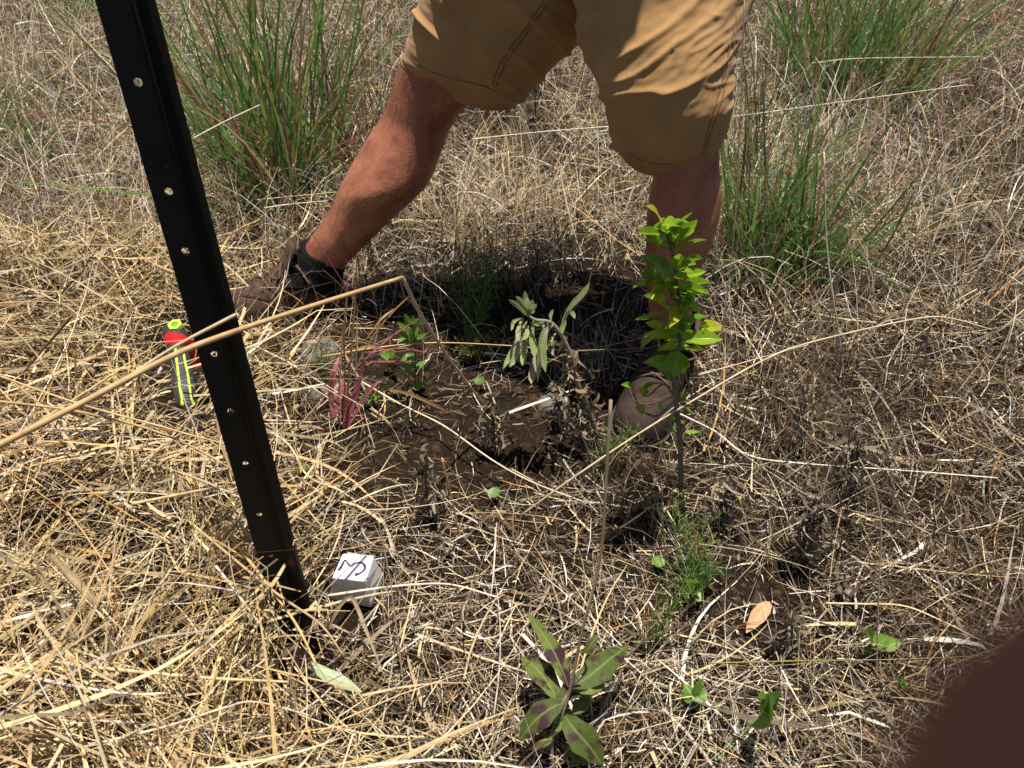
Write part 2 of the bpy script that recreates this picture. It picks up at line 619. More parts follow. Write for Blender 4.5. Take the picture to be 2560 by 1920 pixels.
def masks(P):
    px, py = project(np.column_stack([P, gh(P[:, 0], P[:, 1])]))
    soil = gauss(px, py, (1180, 1130, 330, 130, 1.0), (1380, 1000, 240, 130, .85), (1890, 1500, 170, 110, .85), (1000, 840, 170, 90, .8),
                 (1320, 770, 330, 110, .95), (1240, 270, 130, 60, .8), (1000, 930, 160, 70, .8), (1560, 1180, 190, 90, .55), (1480, 1290, 200, 60, .4))
    gold = np.clip((900 - px + 0.25 * (py - 1200)) / 300, 0, 1) * np.clip((py - 560) / 160, 0, 1)
    white = gauss(px, py, (250, 480, 420, 180, .9), (2000, 450, 400, 200, .8), (1800, 860, 300, 130, .7), (1000, 1500, 400, 200, .5), (1700, 1750, 500, 180, .6), (1300, 560, 350, 120, .4))
    dark = gauss(px, py, (2150, 1100, 420, 300, 1.0), (2200, 760, 400, 200, .6), (1750, 1200, 250, 160, .8), (2450, 400, 250, 300, .6), (1600, 1350, 300, 160, .6), (2300, 1500, 400, 300, .8), (1250, 300, 160, 90, 1.0), (120, 560, 250, 100, .3))
    return px, py, soil, gold, white, dark


COLS = np.array([C_GOLD, C_PALE, C_WHITE, C_GREYB, C_BROWN, C_DARK, C_ORNG])


def colour_for(gold, white, dark, base=(1.0, 1.2, 0.7, 0.8, 0.6, 0.15, 0.1)):
    n = len(gold)
    w = np.tile(np.array(base), (n, 1))
    w[:, 0] += 4.0 * gold; w[:, 1] += 2.2 * gold; w[:, 6] += 0.4 * gold
    w[:, 2] += 2.2 * white; w[:, 1] += 0.8 * white
    w[:, 3] += 1.6 * dark; w[:, 4] += 2.2 * dark; w[:, 5] += 1.2 * dark; w[:, 2] += .5 * dark
    w[:, 2] *= 1 - .7 * gold; w[:, 3] *= 1 - .5 * gold
    w /= w.sum(1, keepdims=True)
    k = (w.cumsum(1) < rng.random((n, 1))).sum(1)
    c = COLS[np.minimum(k, len(COLS) - 1)]
    return np.clip(c * (0.42 + 0.85 * rng.random((n, 1)) ** 0.8) * rng.uniform(0.95, 1.05, (n, 3)), 0.01, 0.80)


def with_z(P, z): return np.column_stack([P, gh(P[:, 0], P[:, 1]) + z])


# fine litter lying on the soil
def kinks(n, share=.45, dp=.5, da=.9):
    return (np.where(rng.random(n) < share, rng.uniform(.2, .85, n), 2.0), rng.normal(0, dp, n), rng.normal(0, da, n))


P = sample_ground(140000, 1.7)
px, py, soil, gold, white, dark = masks(P)
ok = (rng.random(len(P)) > soil * 0.80) & (rng.random(len(P)) > gold * .45) & keep_out(P, -0.01)
P, gold, white, dark, soil = P[ok], gold[ok], white[ok], dark[ok], soil[ok]
n = len(P)
lit = strands(with_z(P, rng.random(n) ** 1.6 * (0.018 + 0.05 * gold)), rng.uniform(0, 2 * math.pi, n), rng.normal(0, 0.25, n), (0.010 + .065 * rng.random(n) ** 1.6) * (1 + .4 * gold) * (1 - .5 * soil), 0.0007 + .0018 * rng.random(n) ** 2,
              colour_for(gold * .3, white, np.maximum(dark, gold * .9), (.3, .6, 1.0, 1.4, 2.4, 2.0, .1)), 2, rng.normal(0, 0.4, n), rng.normal(0, 0.5, n), clear=.7, taper=0.5)  # litter darkened, most under gold straw, to paint shade into the gaps
o = bulk('grass_litter', [lit], M['litter']); tag(o, 'fine broken dry grass litter covering the ground', 'litter', kind='stuff')

# long dry straw, matted, kinked and curling, deepest at the left
P = sample_ground(84000, 1.65)
px, py, soil, gold, white, dark = masks(P)
clump = np.array([mnoise.noise(Vector((x * 7, y * 7, 2.0))) for x, y in P])
ok = (rng.random(len(P)) > np.clip(soil * 1.05, 0, .985)) & (rng.random(len(P)) < (0.32 + 0.68 * gold + .2 * white) * (1 - .4 * dark) * np.clip(.72 + 2.2 * clump, .06, 1)) & keep_out(P, 0.0)
P, gold, white, dark, clump = P[ok], gold[ok], white[ok], dark[ok], clump[ok]
n = len(P)
flow = np.array([3.0 * mnoise.noise(Vector((x * 2.2, y * 2.2, 7.0))) for x, y in P])
az = np.where(rng.random(n) < 0.6, flow - .4 + rng.normal(0, 0.55, n) + np.where(rng.random(n) < .5, 0, math.pi), rng.uniform(0, 2 * math.pi, n))
lng = strands(with_z(P, 0.004 + rng.random(n) * (0.025 + 0.12 * gold * np.clip(.75 + 1.6 * clump, .1, 1.3))), az, rng.normal(0.04, 0.26, n), (.035 + .20 * rng.random(n) ** 1.5) * (1 + .4 * gold), (0.0008 + 0.0030 * rng.random(n) ** 3) * (1 + .45 * gold),
              colour_for(gold, white, dark, (1.0, 1.5, 1.0, .8, .6, .15, .15)), 5, rng.normal(-0.25, 0.45, n), rng.normal(0, .45, n), kink=kinks(n), clear=1.0, taper=0.75)
# upright dry grass
P = sample_ground(66000, 1.4)
px, py, soil, gold, white, dark = masks(P)
far = np.clip((1250 - py) / 500, 0.10, 1)
right = np.clip((px - 1500) / 400, 0, 1)
ok = (rng.random(len(P)) > np.clip(soil * 1.1, 0, .99)) & (rng.random(len(P)) < np.maximum(far * (0.75 + .3 * white), .42 * right)) & keep_out(P, 0.03)
P, gold, white, dark, far = P[ok], gold[ok], white[ok], dark[ok], far[ok]
n = len(P)
upr = strands(with_z(P, 0), rng.uniform(0, 2 * math.pi, n), rng.normal(1.0, 0.35, n), (.03 + .19 * rng.random(n) ** 1.4) * (.75 + .7 * far), (0.0008 + 0.0022 * rng.random(n) ** 3) * (.8 + .5 * far),
              colour_for(gold, white, dark, (.8, 1.8, 1.5, .8, .7, .2, .1)), 5, rng.normal(-.8, 0.6, n), rng.normal(0, 0.5, n), kink=kinks(n, .5, .7, .8), clear=1.0, taper=0.8)
# flat broad dead blades lying among the straw
P = sample_ground(7000, 1.6)
px, py, soil, gold, white, dark = masks(P)
ok = (rng.random(len(P)) > np.clip(soil * 1.1, 0, 1)) & (rng.random(len(P)) < .18 + .5 * gold) & keep_out(P, 0.02)
P, gold, white, dark = P[ok], gold[ok], white[ok], dark[ok]
n = len(P)
wid = strands(with_z(P, 0.004 + rng.random(n) * (0.02 + .10 * gold)), rng.uniform(0, 6.28, n), rng.normal(.05, .3, n), rng.uniform(.05, .22, n), rng.uniform(.0035, .0075, n),
              colour_for(gold, white, dark, (1.2, 1.5, 1.0, .8, .4, .05, .2)), 6, rng.normal(-.3, .6, n), rng.normal(0, .6, n), kink=kinks(n, .6), clear=1.0, taper=.9)
o = bulk('dry_grass', [lng, upr, wid], M['straw']); tag(o, 'matted and standing dry straw coloured grass all around', 'grass', kind='stuff')

# thin dark dead twiggy stems
P = sample_ground(26000, 1.6)
px, py, soil, gold, white, dark = masks(P)
ok = (rng.random(len(P)) < dark * 0.9 + .03) & (rng.random(len(P)) > soil * .6) & keep_out(P, 0.02)
P = P[ok]; n = len(P)
twg = strands(with_z(P, 0), rng.uniform(0, 2 * math.pi, n), rng.normal(0.85, 0.4, n), rng.uniform(0.04, 0.19, n), rng.uniform(0.0006, 0.0018, n),
              pick([C_DARK, C_BROWN, (0.10, .06, .035)], [1, 1, 1], n), 4, rng.normal(-0.3, 0.6, n), rng.normal(0, .6, n), clear=1.0, taper=.6)
o = bulk('dead_twigs', [twg], M['litter']); tag(o, 'thin dark dead weed stems tangled in the grass', 'twigs', kind='stuff')

# reddish grass stems scattered at the back
P = sample_ground(9000, 1.2)
px, py, soil, gold, white, dark = masks(P)
red = gauss(px, py, (2050, 480, 200, 220, .8), (2330, 180, 200, 200, .8), (880, 380, 130, 300, .8), (560, 200, 200, 220, .35), (2350, 700, 200, 150, .25))
ok = (rng.random(len(P)) < red * .6) & keep_out(P, 0.05)
P = P[ok]; n = len(P)
rds = strands(with_z(P, 0), rng.uniform(0, 2 * math.pi, n), rng.normal(1.2, 0.25, n), rng.uniform(0.12, 0.42, n), rng.uniform(0.001, 0.0022, n),
              pick([C_PINK, C_PURP, (.30, .12, .07), (.22, .15, .08)], [1, .7, 1, 1], n), 5, rng.normal(-.4, .5, n), rng.normal(0, .5, n), taper=.7)
o = bulk('reddish_grass_stems', [rds], M['straw']); tag(o, 'thin reddish pink grass stems among the dry grass behind', 'grass', kind='stuff')


# soil crumbs in the bare patches and curled pale flakes
def crumbs(P, size):
    n = len(P)
    base = np.array([[1, 0, 0], [0, 1, 0], [-1, 0, 0], [0, -1, 0], [.7, .7, .8], [-.7, .7, .7], [-.7, -.7, .9], [.7, -.7, .75]], dtype=float)
    base[4:, :2] *= .75
    base = base * 1.0
    quads = np.array([[0, 1, 5, 4], [1, 2, 6, 5], [2, 3, 7, 6], [3, 0, 4, 7], [4, 5, 6, 7]])
    sc = size[:, None] * rng.uniform(.6, 1.4, (n, 3))
    a = rng.uniform(0, 6.28, n)
    v = base[None] * sc[:, None, :] * rng.uniform(.8, 1.2, (n, 8, 3))
    x = v[:, :, 0] * np.cos(a)[:, None] - v[:, :, 1] * np.sin(a)[:, None]
    y = v[:, :, 0] * np.sin(a)[:, None] + v[:, :, 1] * np.cos(a)[:, None]
    v = np.stack([x, y, v[:, :, 2]], -1) + with_z(P, -0.0015)[:, None, :]
    F = (quads[None] + (np.arange(n) * 8)[:, None, None]).reshape(-1, 4)
    return v.reshape(-1, 3), F, np.zeros((n * 8, 3))


P = sample_ground(150000, 1.6, 0.1)
px, py, soil, gold, white, dark = masks(P)
ok = (rng.random(len(P)) < soil ** 1.5) & keep_out(P, 0)
P = P[ok]
o = bulk('soil_crumbs', [crumbs(P, (0.001 + 0.0075 * rng.random(len(P)) ** 4) * (1 + .8 * (rng.random(len(P)) < .02)))], M['crumb'])
tag(o, 'small dark crumbs of dug soil', 'soil', kind='stuff')

P = sample_ground(16000, 1.7, 0.1)
px, py, soil, gold, white, dark = masks(P)
wl_ = gauss(px, py, (1900, 1450, 160, 130, 1.0), (2100, 1400, 200, 150, .6), (1800, 1350, 150, 80, .7))
ok = (rng.random(len(P)) < wl_ * .75 + .035 + .06 * soil) & keep_out(P, 0)
P, ww = P[ok], wl_[ok]; n = len(P)
flk = strands(with_z(P, .002 + .008 * rng.random(n)), rng.uniform(0, 6.28, n), rng.normal(.2, .5, n), rng.uniform(.008, .022, n), rng.uniform(.002, .0055, n),
              np.where((rng.random(n) < .15 + .5 * ww)[:, None], pick([C_WHITE, (.7, .66, .6)], [1, 1], n), pick([C_BROWN, C_GREYB, (.22, .13, .08)], [1, 1, 1], n)), 4, rng.normal(0, 1.6, n), rng.normal(0, 1.4, n), taper=.9)
o = bulk('leaf_litter', [flk], M['flake']); tag(o, 'small curled pale and brown dead leaf flakes on the soil', 'leaf litter', kind='stuff')

# ---------------------------------------------------------------- steel star picket
pb = np.array([-0.300, 0.713, -0.18])
pdir = nrm(np.array([-0.050, 0.107, 0.794]))
pb = pb + pdir * 0.0
base = np.array([-0.277, 0.678, 0.0]) - pdir * 0.18
H_POST = 1.66
picket = empty('star_picket', gz((-0.277, 0.678, 0)), 'tall black steel star picket with a row of round holes, driven into the straw', 'post')
ex = nrm(np.array([1.0, 0, 0]) - pdir * pdir[0]); ey = np.cross(pdir, ex)


def pk(u, v, s): return base + ex * u + ey * v + pdir * s


hole_px = [205, 478, 627, 885, 1027, 1158, 1286, 1390]


def s_at(py):
    lo, hi = 0.0, 1.3
    for _ in range(50):
        mid = (lo + hi) / 2
        _, yy = project(pk(-0.014, -0.004, mid)[None])
        if yy[0] > py: lo = mid
        else: hi = mid
    return lo


hole_s = sorted([s_at(y) for y in hole_px] + [1.25, 1.40, 1.53])


def flange(ang, width, thick, holes, hole_u, hr=0.0042, s0=0.0, s1=H_POST):
    du = np.array([math.cos(ang), math.sin(ang)]); dv = np.array([-du[1], du[0]])
    def at(a, s, side): q = du * a + dv * side * thick / 2; return pk(q[0], q[1], s)
    V, F = [], []
    def add(p): V.append(p); return len(V) - 1
    a0 = 0.0016
    cuts = [s0]; spans = []
    for h in holes: spans.append((h - 0.009, h + 0.009, h))
    cur = s0
    blocks = []
    for lo, hi, h in spans:
        blocks.append((cur, lo, None)); blocks.append((lo, hi, h)); cur = hi
    blocks.append((cur, s1, None))
    for side in (-1, 1):
        for lo, hi, h in blocks:
            if h is None:
                q = [add(at(a, s, side)) for a, s in ((a0, lo), (width, lo), (width, hi), (a0, hi))]
                F.append(q if side < 0 else q[::-1])
            else:
                out = [(width, h), (width, hi), (hole_u, hi), (a0, hi), (a0, h), (a0, lo), (hole_u, lo), (width, lo)]
                oi = [add(at(a, s, side)) for a, s in out]
                hi_ = [add(at(hole_u + hr * math.cos(k * math.pi / 4), h + hr * math.sin(k * math.pi / 4), side)) for k in range(8)]
                for k in range(8):
                    q = [oi[k], oi[(k + 1) % 8], hi_[(k + 1) % 8], hi_[k]]
                    F.append(q if side < 0 else q[::-1])
    for h in holes:                                   # bore walls
        A = [add(at(hole_u + hr * math.cos(k * math.pi / 4), h + hr * math.sin(k * math.pi / 4), -1)) for k in range(8)]
        B = [add(at(hole_u + hr * math.cos(k * math.pi / 4), h + hr * math.sin(k * math.pi / 4), 1)) for k in range(8)]
        for k in range(8): F.append([A[k], A[(k + 1) % 8], B[(k + 1) % 8], B[k]])
    q = [add(at(width, s0, -1)), add(at(width, s1, -1)), add(at(width, s1, 1)), add(at(width, s0, 1))]; F.append(q)
    q = [add(at(a0, s1, -1)), add(at(a0, s1, 1)), add(at(width, s1, 1)), add(at(width, s1, -1))]; F.append(q)
    return np.array(V), F


v, f = flange(R(193), 0.0325, 0.0042, hole_s, 0.0165)
part('punched_flange', v, f, M['steel'], picket, smooth=False)
v, f = flange(R(318), 0.0245, 0.0042, [], 0.01)
part('flange', v, f, M['steel'], picket, smooth=False)
v, f = flange(R(78), 0.026, 0.0042, [], 0.01)
part('flange', v, f, M['steel'], picket, smooth=False)
v, f = tube([pk(0, 0, 0), pk(0, 0, H_POST)], 0.0038, 8)
part('core', v, f, M['steel'], picket)

# ---------------------------------------------------------------- tool handle with lime stripes, red tape
def hz(x, y): return 350 + x / 4.424, 750 + y / 4.424


hand_spec = [((250, 345), (505, 335), 0.115), ((262, 400), (522, 385), 0.114), ((300, 560), (548, 540), 0.110), ((330, 720), (565, 700), 0.104), ((350, 880), (600, 860), 0.098),
             ((375, 1050), (622, 1030), 0.092), ((415, 1180), (632, 1150), 0.088), ((478, 1215), (640, 1200), 0.084), ((487, 1300), (655, 1290), 0.078), ((510, 1420), (668, 1410), 0.066), ((530, 1560), (690, 1550), 0.045)]
L = np.array([PZ(*hz(*a), z) for a, b_, z in hand_spec]); Rr = np.array([PZ(*hz(*b_), z) for a, b_, z in hand_spec])
Cc = (L + Rr) / 2; Aa = (Rr - L) / 2; Tt = np.gradient(Cc, axis=0)
HR = []
for i in range(len(Cc)):
    b_ = nrm(np.cross(nrm(Aa[i]), nrm(Tt[i])))
    if b_[2] < 0: b_ = -b_
    HR.append(np.concatenate([Cc[i], Aa[i], b_ * np.linalg.norm(Aa[i]) * 0.82]))
HR = np.array(HR)
tool = empty('tool_handle', gz(Cc[4]), 'black rubber tool handle with two lime green stripes, lying in straw beside the post', 'tool')
end = HR[0].copy(); end[3:] *= 0.72; end[:3] = HR[0][:3] - nrm(Tt[0]) * 0.006
end2 = HR[0].copy(); end2[3:] *= 0.3; end2[:3] = HR[0][:3] - nrm(Tt[0]) * 0.009
HL = np.vstack([end2[None], end[None], HR])
v, f = loft(HL, 60, 36)
part('grip', v, f, M['black_rubber'], tool)
Hd = spline(HR, 80)


def on_handle(t, ang, lift=1.03):
    q = Hd[int(np.clip(t, 0, 1) * 79)]
    return q[:3] + lift * (math.cos(ang) * q[3:6] + math.sin(ang) * q[6:9])


def stripe(angs, widths, lift=1.035):
    V, F = [], []
    ts = np.linspace(0.24, 0.66, len(angs))
    for t, a, w in zip(ts, angs, widths):
        for k in range(4): V.append(on_handle(t, a - w + 2 * w * k / 3, lift if k in (1, 2) else 1.0))
    for i in range(len(angs) - 1):
        for k in range(3): F.append([i * 4 + k, i * 4 + k + 1, i * 4 + k + 5, i * 4 + k + 4])
    return np.array(V), F


n_ = 24
v, f = stripe(np.concatenate([np.linspace(1.72, 1.86, n_ - 4), [1.95, 2.05, 2.15, 2.2]]), np.concatenate([np.full(n_ - 4, .115), [.16, .24, .30, .2]]))
part('stripe', v, f, M['lime'], tool)
v, f = stripe(np.concatenate([np.linspace(0.98, 0.90, n_ - 4), [.82, .7, .6, .55]]), np.concatenate([np.full(n_ - 4, .115), [.17, .26, .30, .2]]))
part('stripe', v, f, M['lime'], tool)
# hexagonal eyelet
c0 = on_handle(0.06, 1.33, 1.0); up = nrm(Hd[5][6:9]); fx = nrm(Hd[5][3:6]); fy = np.cross(up, fx)
V, F = [], []
for k in range(6):
    a = k * math.pi / 3
    for r_, hgt in ((0.0135, -0.004), (0.0125, 0.0032), (0.0070, 0.0032), (0.0065, -0.003)):
        V.append(c0 + r_ * (math.cos(a) * fx + math.sin(a) * fy * 1.15) + up * hgt)
for k in range(6):
    for j in range(3): F.append([k * 4 + j, ((k + 1) % 6) * 4 + j, ((k + 1) % 6) * 4 + j + 1, k * 4 + j + 1])
eye = part('eyelet', V, F, M['lime'], tool, smooth=False)
V = [c0 + 0.0068 * (math.cos(k * math.pi / 6) * fx + math.sin(k * math.pi / 6) * fy * 1.15) + up * 0.0012 for k in range(12)]
part('bore_shade_disc', V, [list(range(12))], M['lime_shade'], eye, smooth=False)  # flat dark disc painted as the shaded hole

# red flagging tape, tied around the handle, tail hanging to the right
tape = empty('flagging_tape', Cc[2], 'red plastic flagging tape tied around the black and lime handle', 'tape')
V, F = [], []
nk = 30
for k in range(nk):
    a = 2 * math.pi * k / nk
    for j, t in enumerate((0.135, 0.155, 0.175, 0.20)):
        V.append(on_handle(t + 0.012 * math.sin(a * 1 + 1), a, 1.05 + 0.035 * math.sin(5 * a + j * 2.1) * (1 if j in (1, 2) else .4)))
for k in range(nk):
    for j in range(3): F.append([k * 4 + j, ((k + 1) % nk) * 4 + j, ((k + 1) % nk) * 4 + j + 1, k * 4 + j + 1])
part('wrap', V, F, M['red_tape'], tape)
top = [(440, 470, .105), (500, 430, .11), (590, 370, .112), (640, 450, .10), (690, 580, .08), (740, 640, .06), (820, 690, .045)]
bot = [(450, 500, .100), (490, 500, .098), (510, 545, .09), (560, 640, .07), (600, 735, .045), (700, 742, .035), (820, 760, .03)]
A = spline([PZ(*hz(x, y), z + .03) for x, y, z in top], 26); B = spline([PZ(*hz(x, y), z + .03) for x, y, z in bot], 26)
V, F = [], []
for i in range(26):
    for j in range(6):
        s = j / 5
        p = A[i] * (1 - s) + B[i] * s
        p = p + np.array([0, 0, 0.0022 * math.sin(i * 0.9 + j * .8) + .0015 * math.sin(j * 2.2 + i * .3)])
        V.append(p)
for i in range(25):
    for j in range(5): F.append([i * 6 + j, i * 6 + j + 1, i * 6 + j + 7, i * 6 + j + 6])
part('tail', V, F, M['red_tape'], tape)

# ---------------------------------------------------------------- white marker block
def tz(x, y): return 600 + x / 4.424, 1300 + y / 4.424


ZT, ZB = 0.066, 0.018
T_ = [PZ(*tz(1140, 368), ZT), PZ(*tz(1480, 398), ZT), PZ(*tz(1392, 682), ZT), PZ(*tz(1018, 642), ZT)]      # back-left, back-right, front-right, front-left
Bf_l, Bf_r = PZ(*tz(1000, 812), ZB), PZ(*tz(1440, 905), ZB)
dback = (T_[0] - T_[3] + T_[1] - T_[2]) / 2
B_ = [Bf_l + dback * 1.16, Bf_r + dback * 1.16 + np.array([.004, 0, 0]), Bf_r, Bf_l]
block = empty('marker_block', gz((B_[0] + B_[2]) / 2, 0.0), 'small white plastic block with a handwritten dark symbol, in straw right of the post', 'marker')
# tapered block with rounded edges and a thin lip at its foot
Cb = sum(B_) / 4; Ct = sum(T_) / 4


def rr_ring(cs, cen, s, z, rr=0.05):
    out = []
    for k in range(4):
        p = cs[k]; a = cs[k - 1]; c_ = cs[(k + 1) % 4]
        for w_ in (0, .5, 1):
            q = (p + (a - p) * rr * (1 - w_) ** 2 + (c_ - p) * rr * w_ ** 2) if w_ != .5 else p + (a - p) * rr * .28 + (c_ - p) * rr * .28
            q = cen + (q - cen) * s
            out.append([q[0], q[1], z])
    return out


rings = [rr_ring(B_, Cb, 1.02, ZB - .012), rr_ring(B_, Cb, 1.02, ZB), rr_ring(B_, Cb, 1.0, ZB + .0015)]
for t in (.5, .96):
    cs = [B_[k] * (1 - t) + T_[k] * t for k in range(4)]
    rings.append(rr_ring(cs, sum(cs) / 4, 1.0, ZB + (ZT - ZB) * t))
rings.append(rr_ring(T_, Ct, 0.975, ZT))
V = np.array(rings).reshape(-1, 3)
F = []
for i in range(len(rings) - 1):
    for k in range(12): F.append([i * 12 + k, i * 12 + (k + 1) % 12, (i + 1) * 12 + (k + 1) % 12, (i + 1) * 12 + k])
F.append([(len(rings) - 1) * 12 + k for k in range(12)]); F.append(list(range(12))[::-1])
part('block', V, F, M['white_plastic'], block, smooth=False)
ink = spline([PZ(*tz(x, y), ZT + .0006) for x, y in ((1085, 560), (1118, 520), (1160, 445), (1190, 475), (1225, 510), (1262, 485), (1320, 468), (1368, 488), (1382, 530), (1355, 570), (1310, 595), (1268, 606))], 60)
V, F = [], []
for i in range(60):
    t = nrm(ink[min(i + 1, 59)] - ink[max(i - 1, 0)]); s_ = np.cross(t, [0, 0, 1.0])
    w_ = 0.0021 * (0.75 + .25 * math.sin(i * .35)) * (1.25 if i > 45 else 1)
    for z_ in (0, 0.0003):
        V += [ink[i] - s_ * w_ + np.array([0, 0, z_]), ink[i] + s_ * w_ + np.array([0, 0, z_])]
for i in range(59):
    a = i * 4
    F.append([a + 2, a + 3, a + 7, a + 6]); F.append([a, a + 2, a + 6, a + 4]); F.append([a + 1, a + 5, a + 7, a + 3])
part('handwritten_mark', V, F, M['ink'], block, smooth=False)

# ---------------------------------------------------------------- person
def r2(x, y): return 850 + x / 2.011, y / 2.011
def r3(x, y): return 500 + x / 3.687, 450 + y / 3.687


def spec2(rows): return [(*r2(a, b_), *r2(c_, d_), y) for a, b_, c_, d_, y in rows]


person = empty('person', gz((0.02, 1.4, 0)), 'person in tan shorts, black socks and brown shoes standing astride the dug soil', 'person')

# legs: outlines from knee to ankle, thighs inside the shorts
left_rows = [r2(335, 190) + r2(760, 300) + (1.545,), r2(305, 300) + r2(745, 400) + (1.548,), r2(272, 400) + r2(690, 478) + (1.55,), r2(243, 500) + r2(622, 545) + (1.548,),
             r2(205, 590) + r2(562, 630) + (1.545,), r2(110, 735) + r2(512, 760) + (1.54,), r2(10, 915) + r2(455, 905) + (1.53,),
             r3(1250, 150) + r3(1990, 160) + (1.522,), r3(1190, 270) + r3(1830, 300) + (1.515,), r3(1085, 440) + r3(1640, 480) + (1.508,), r3(1000, 560) + r3(1480, 640) + (1.502,), r3(930, 700) + r3(1350, 780) + (1.50,), r3(890, 860) + r3(1290, 930) + (1.498,)]
left_rows = [tuple(r) for r in left_rows]
lr = px_rings(left_rows, [1.0, 1.0, 1.0, 1.0, 1.0, 1.05, 1.08, 1.05, 1.0, 1.0, 1.0, 1.05, 1.1])


def skin_disp(sc, am):
    return lambda p, t, a: am * mnoise.noise(Vector(p) * sc) + am * .5 * mnoise.noise(Vector(p) * sc * 2.3)


def circ(c, rx, ry): return np.concatenate([np.asarray(c, float), [rx, 0, 0], [0, ry, 0]])


pieces = []
hipL = np.array([0.055, 1.54, 0.82]); hipR = np.array([0.225, 1.50, 0.83])
kneeL = lr[0][:3]
th = []
for t in (0.0, .35, .7):
    c_ = hipL * (1 - t) + kneeL * t
    th.append(circ(c_, .088 - .022 * t, .088 - .022 * t))
def swap(r):                       # keep the ring winding of all pieces alike
    return r
pieces.append(loft(lr, 60, 28))
pieces.append(tube([hipL, hipL * .6 + kneeL * .4, kneeL + np.array([0, 0, .0])], [.088, .078, .066], 20, 14))
right_rows = [r2(1560, 700) + r2(1900, 690) + (1.30,), r2(1575, 800) + r2(1905, 790) + (1.295,), r2(1580, 870) + r2(1908, 870) + (1.29,), r2(1560, 960) + r2(1916, 960) + (1.29,), r2(1543, 1090) + r2(1902, 1080) + (1.288,), r2(1538, 1220) + r2(1862, 1225) + (1.285,),
              r2(1538, 1340) + r2(1812, 1345) + (1.28,), r2(1545, 1480) + r2(1780, 1485) + (1.275,), r2(1555, 1590) + r2(1765, 1600) + (1.27,), r2(1560, 1700) + r2(1765, 1710) + (1.265,)]
rr_ = px_rings([tuple(r) for r in right_rows], [1.0, 1.0, 1.0, 1.05, 1.1, 1.1, 1.1, 1.1, 1.1, 1.2])
pieces.append(loft(rr_, 50, 28))
kneeR = rr_[0][:3]
pieces.append(tube([hipR, hipR * .6 + kneeR * .4, kneeR], [.09, .08, .066], 20, 14))
# feet inside the shoes
heelL = PZ(845, 752, 0) + [0, 0, .05]
heelR = PZ(1690, 868, 0) + [0, 0, .05]
ankL = lr[-1][:3]; ankR = rr_[-1][:3]
pieces.append(tube([ankL, ankL * .7 + heelL * .3, PZ(760, 773, 0) + [0, 0, .05], PZ(620, 800, 0) + [0, 0, .04]], [.034, .020, .012, .010], 14, 12))
pieces.append(tube([ankR, ankR * .7 + heelR * .3, PZ(1650, 960, 0) + [0, 0, .05], PZ(1600, 1060, 0) + [0, 0, .04]], [.034, .020, .012, .010], 14, 12))
# pelvis, torso, neck, head
pel = np.array([0.155, 1.49, 0.86])
shC = np.array([0.165, 1.47, 1.30]); neck = np.array([0.165, 1.45, 1.39]); headc = np.array([0.165, 1.41, 1.52])
tor = [circ(pel + [0, 0, -.07], .165, .11), circ(pel + [0, 0, .0], .17, .115), circ(pel * .72 + shC * .28, .15, .10), circ(pel * .42 + shC * .58, .17, .11), circ(pel * .14 + shC * .86, .19, .11), circ(shC + [0, 0, .03], .15, .085), circ(neck - [0, 0, .015], .065, .06)]
pieces.append(loft(np.array(tor), 40, 28))
pieces.append(tube([neck - [0, 0, .05], neck + [0, -.01, .05]], [.058, .056], 16))
pieces.append(loft(np.array([circ(headc + [0, -.03, -.115], .03, .03), circ(headc + [0, -.035, -.095], .052, .05), circ(headc + [0, -.015, -.05], .066, .078), circ(headc + [0, 0, 0], .075, .095), circ(headc + [0, .005, .06], .073, .094), circ(headc + [0, .005, .1], .048, .062), circ(headc + [0, .005, .115], .015, .02)]), 30, 24))
pieces.append(tube([headc + [0, -.09, .015], headc + [0, -.113, -.022], headc + [0, -.095, -.034]], [.009, .014, .012], 10, 8))
for s in (-1, 1):
    pieces.append(tube([headc + [s * .076, .01, .03], headc + [s * .088, .018, .01], headc + [s * .078, .012, -.03]], [.01, .014, .009], 10, 8, flat=.6))
# arms: hands joined behind the back, above the frame
shL = shC + np.array([-.180, .0, .0]); shR = shC + np.array([.180, 0, 0])
elbows = {-1: np.array([-.015, 1.58, 1.03]), 1: np.array([.37, 1.58, 1.03])}
for s, sh in ((-1, shL), (1, shR)):
    elbow = elbows[s]
    wr = pel + np.array([s * .055, .19, .045 + .02 * s])
    pieces.append(tube([sh, sh * .5 + elbow * .5, elbow, elbow * .5 + wr * .5, wr], [.055, .05, .041, .039, .028], 16, 24))
    dr = np.array([-s * 1.0, .12, -.25]); dr = nrm(dr); acr = nrm(np.cross(dr, [0, 1.0, 0]))
    kn = wr + dr * .075
    pieces.append(tube([wr, wr + dr * .035, kn], [.028, .031, .026], 14, 8))
    for k, (dz, ln) in enumerate(((.027, .95), (.009, 1.05), (-.009, 1.0), (-.027, .82))):
        r_ = .0088 - .0006 * k
        p0 = kn + acr * dz
        pts = [p0, p0 + dr * .034 * ln + np.array([0, .004, 0]), p0 + dr * .055 * ln + np.array([0, -.010, -.006]), p0 + dr * .062 * ln + np.array([0, -.030, -.014])]
        pieces.append(tube(pts, [r_ * 1.15, r_, r_ * .95, r_ * .7], 10, 14))
    pts = [wr + dr * .02 + acr * .02, wr + dr * .045 + acr * .042, wr + dr * .075 + acr * .052, wr + dr * .095 + acr * .050]
    pieces.append(tube(pts, [.015, .0125, .0105, .0075], 10, 12))
V, F = merge(pieces)
body = part('body', V, F, M['skin'], person)
rm = body.modifiers.new('Remesh', 'REMESH'); rm.mode = 'VOXEL'; rm.voxel_size = 0.0052; rm.use_smooth_shade = True
sm = body.modifiers.new('Smooth', 'SMOOTH'); sm.factor = 0.5; sm.iterations = 4
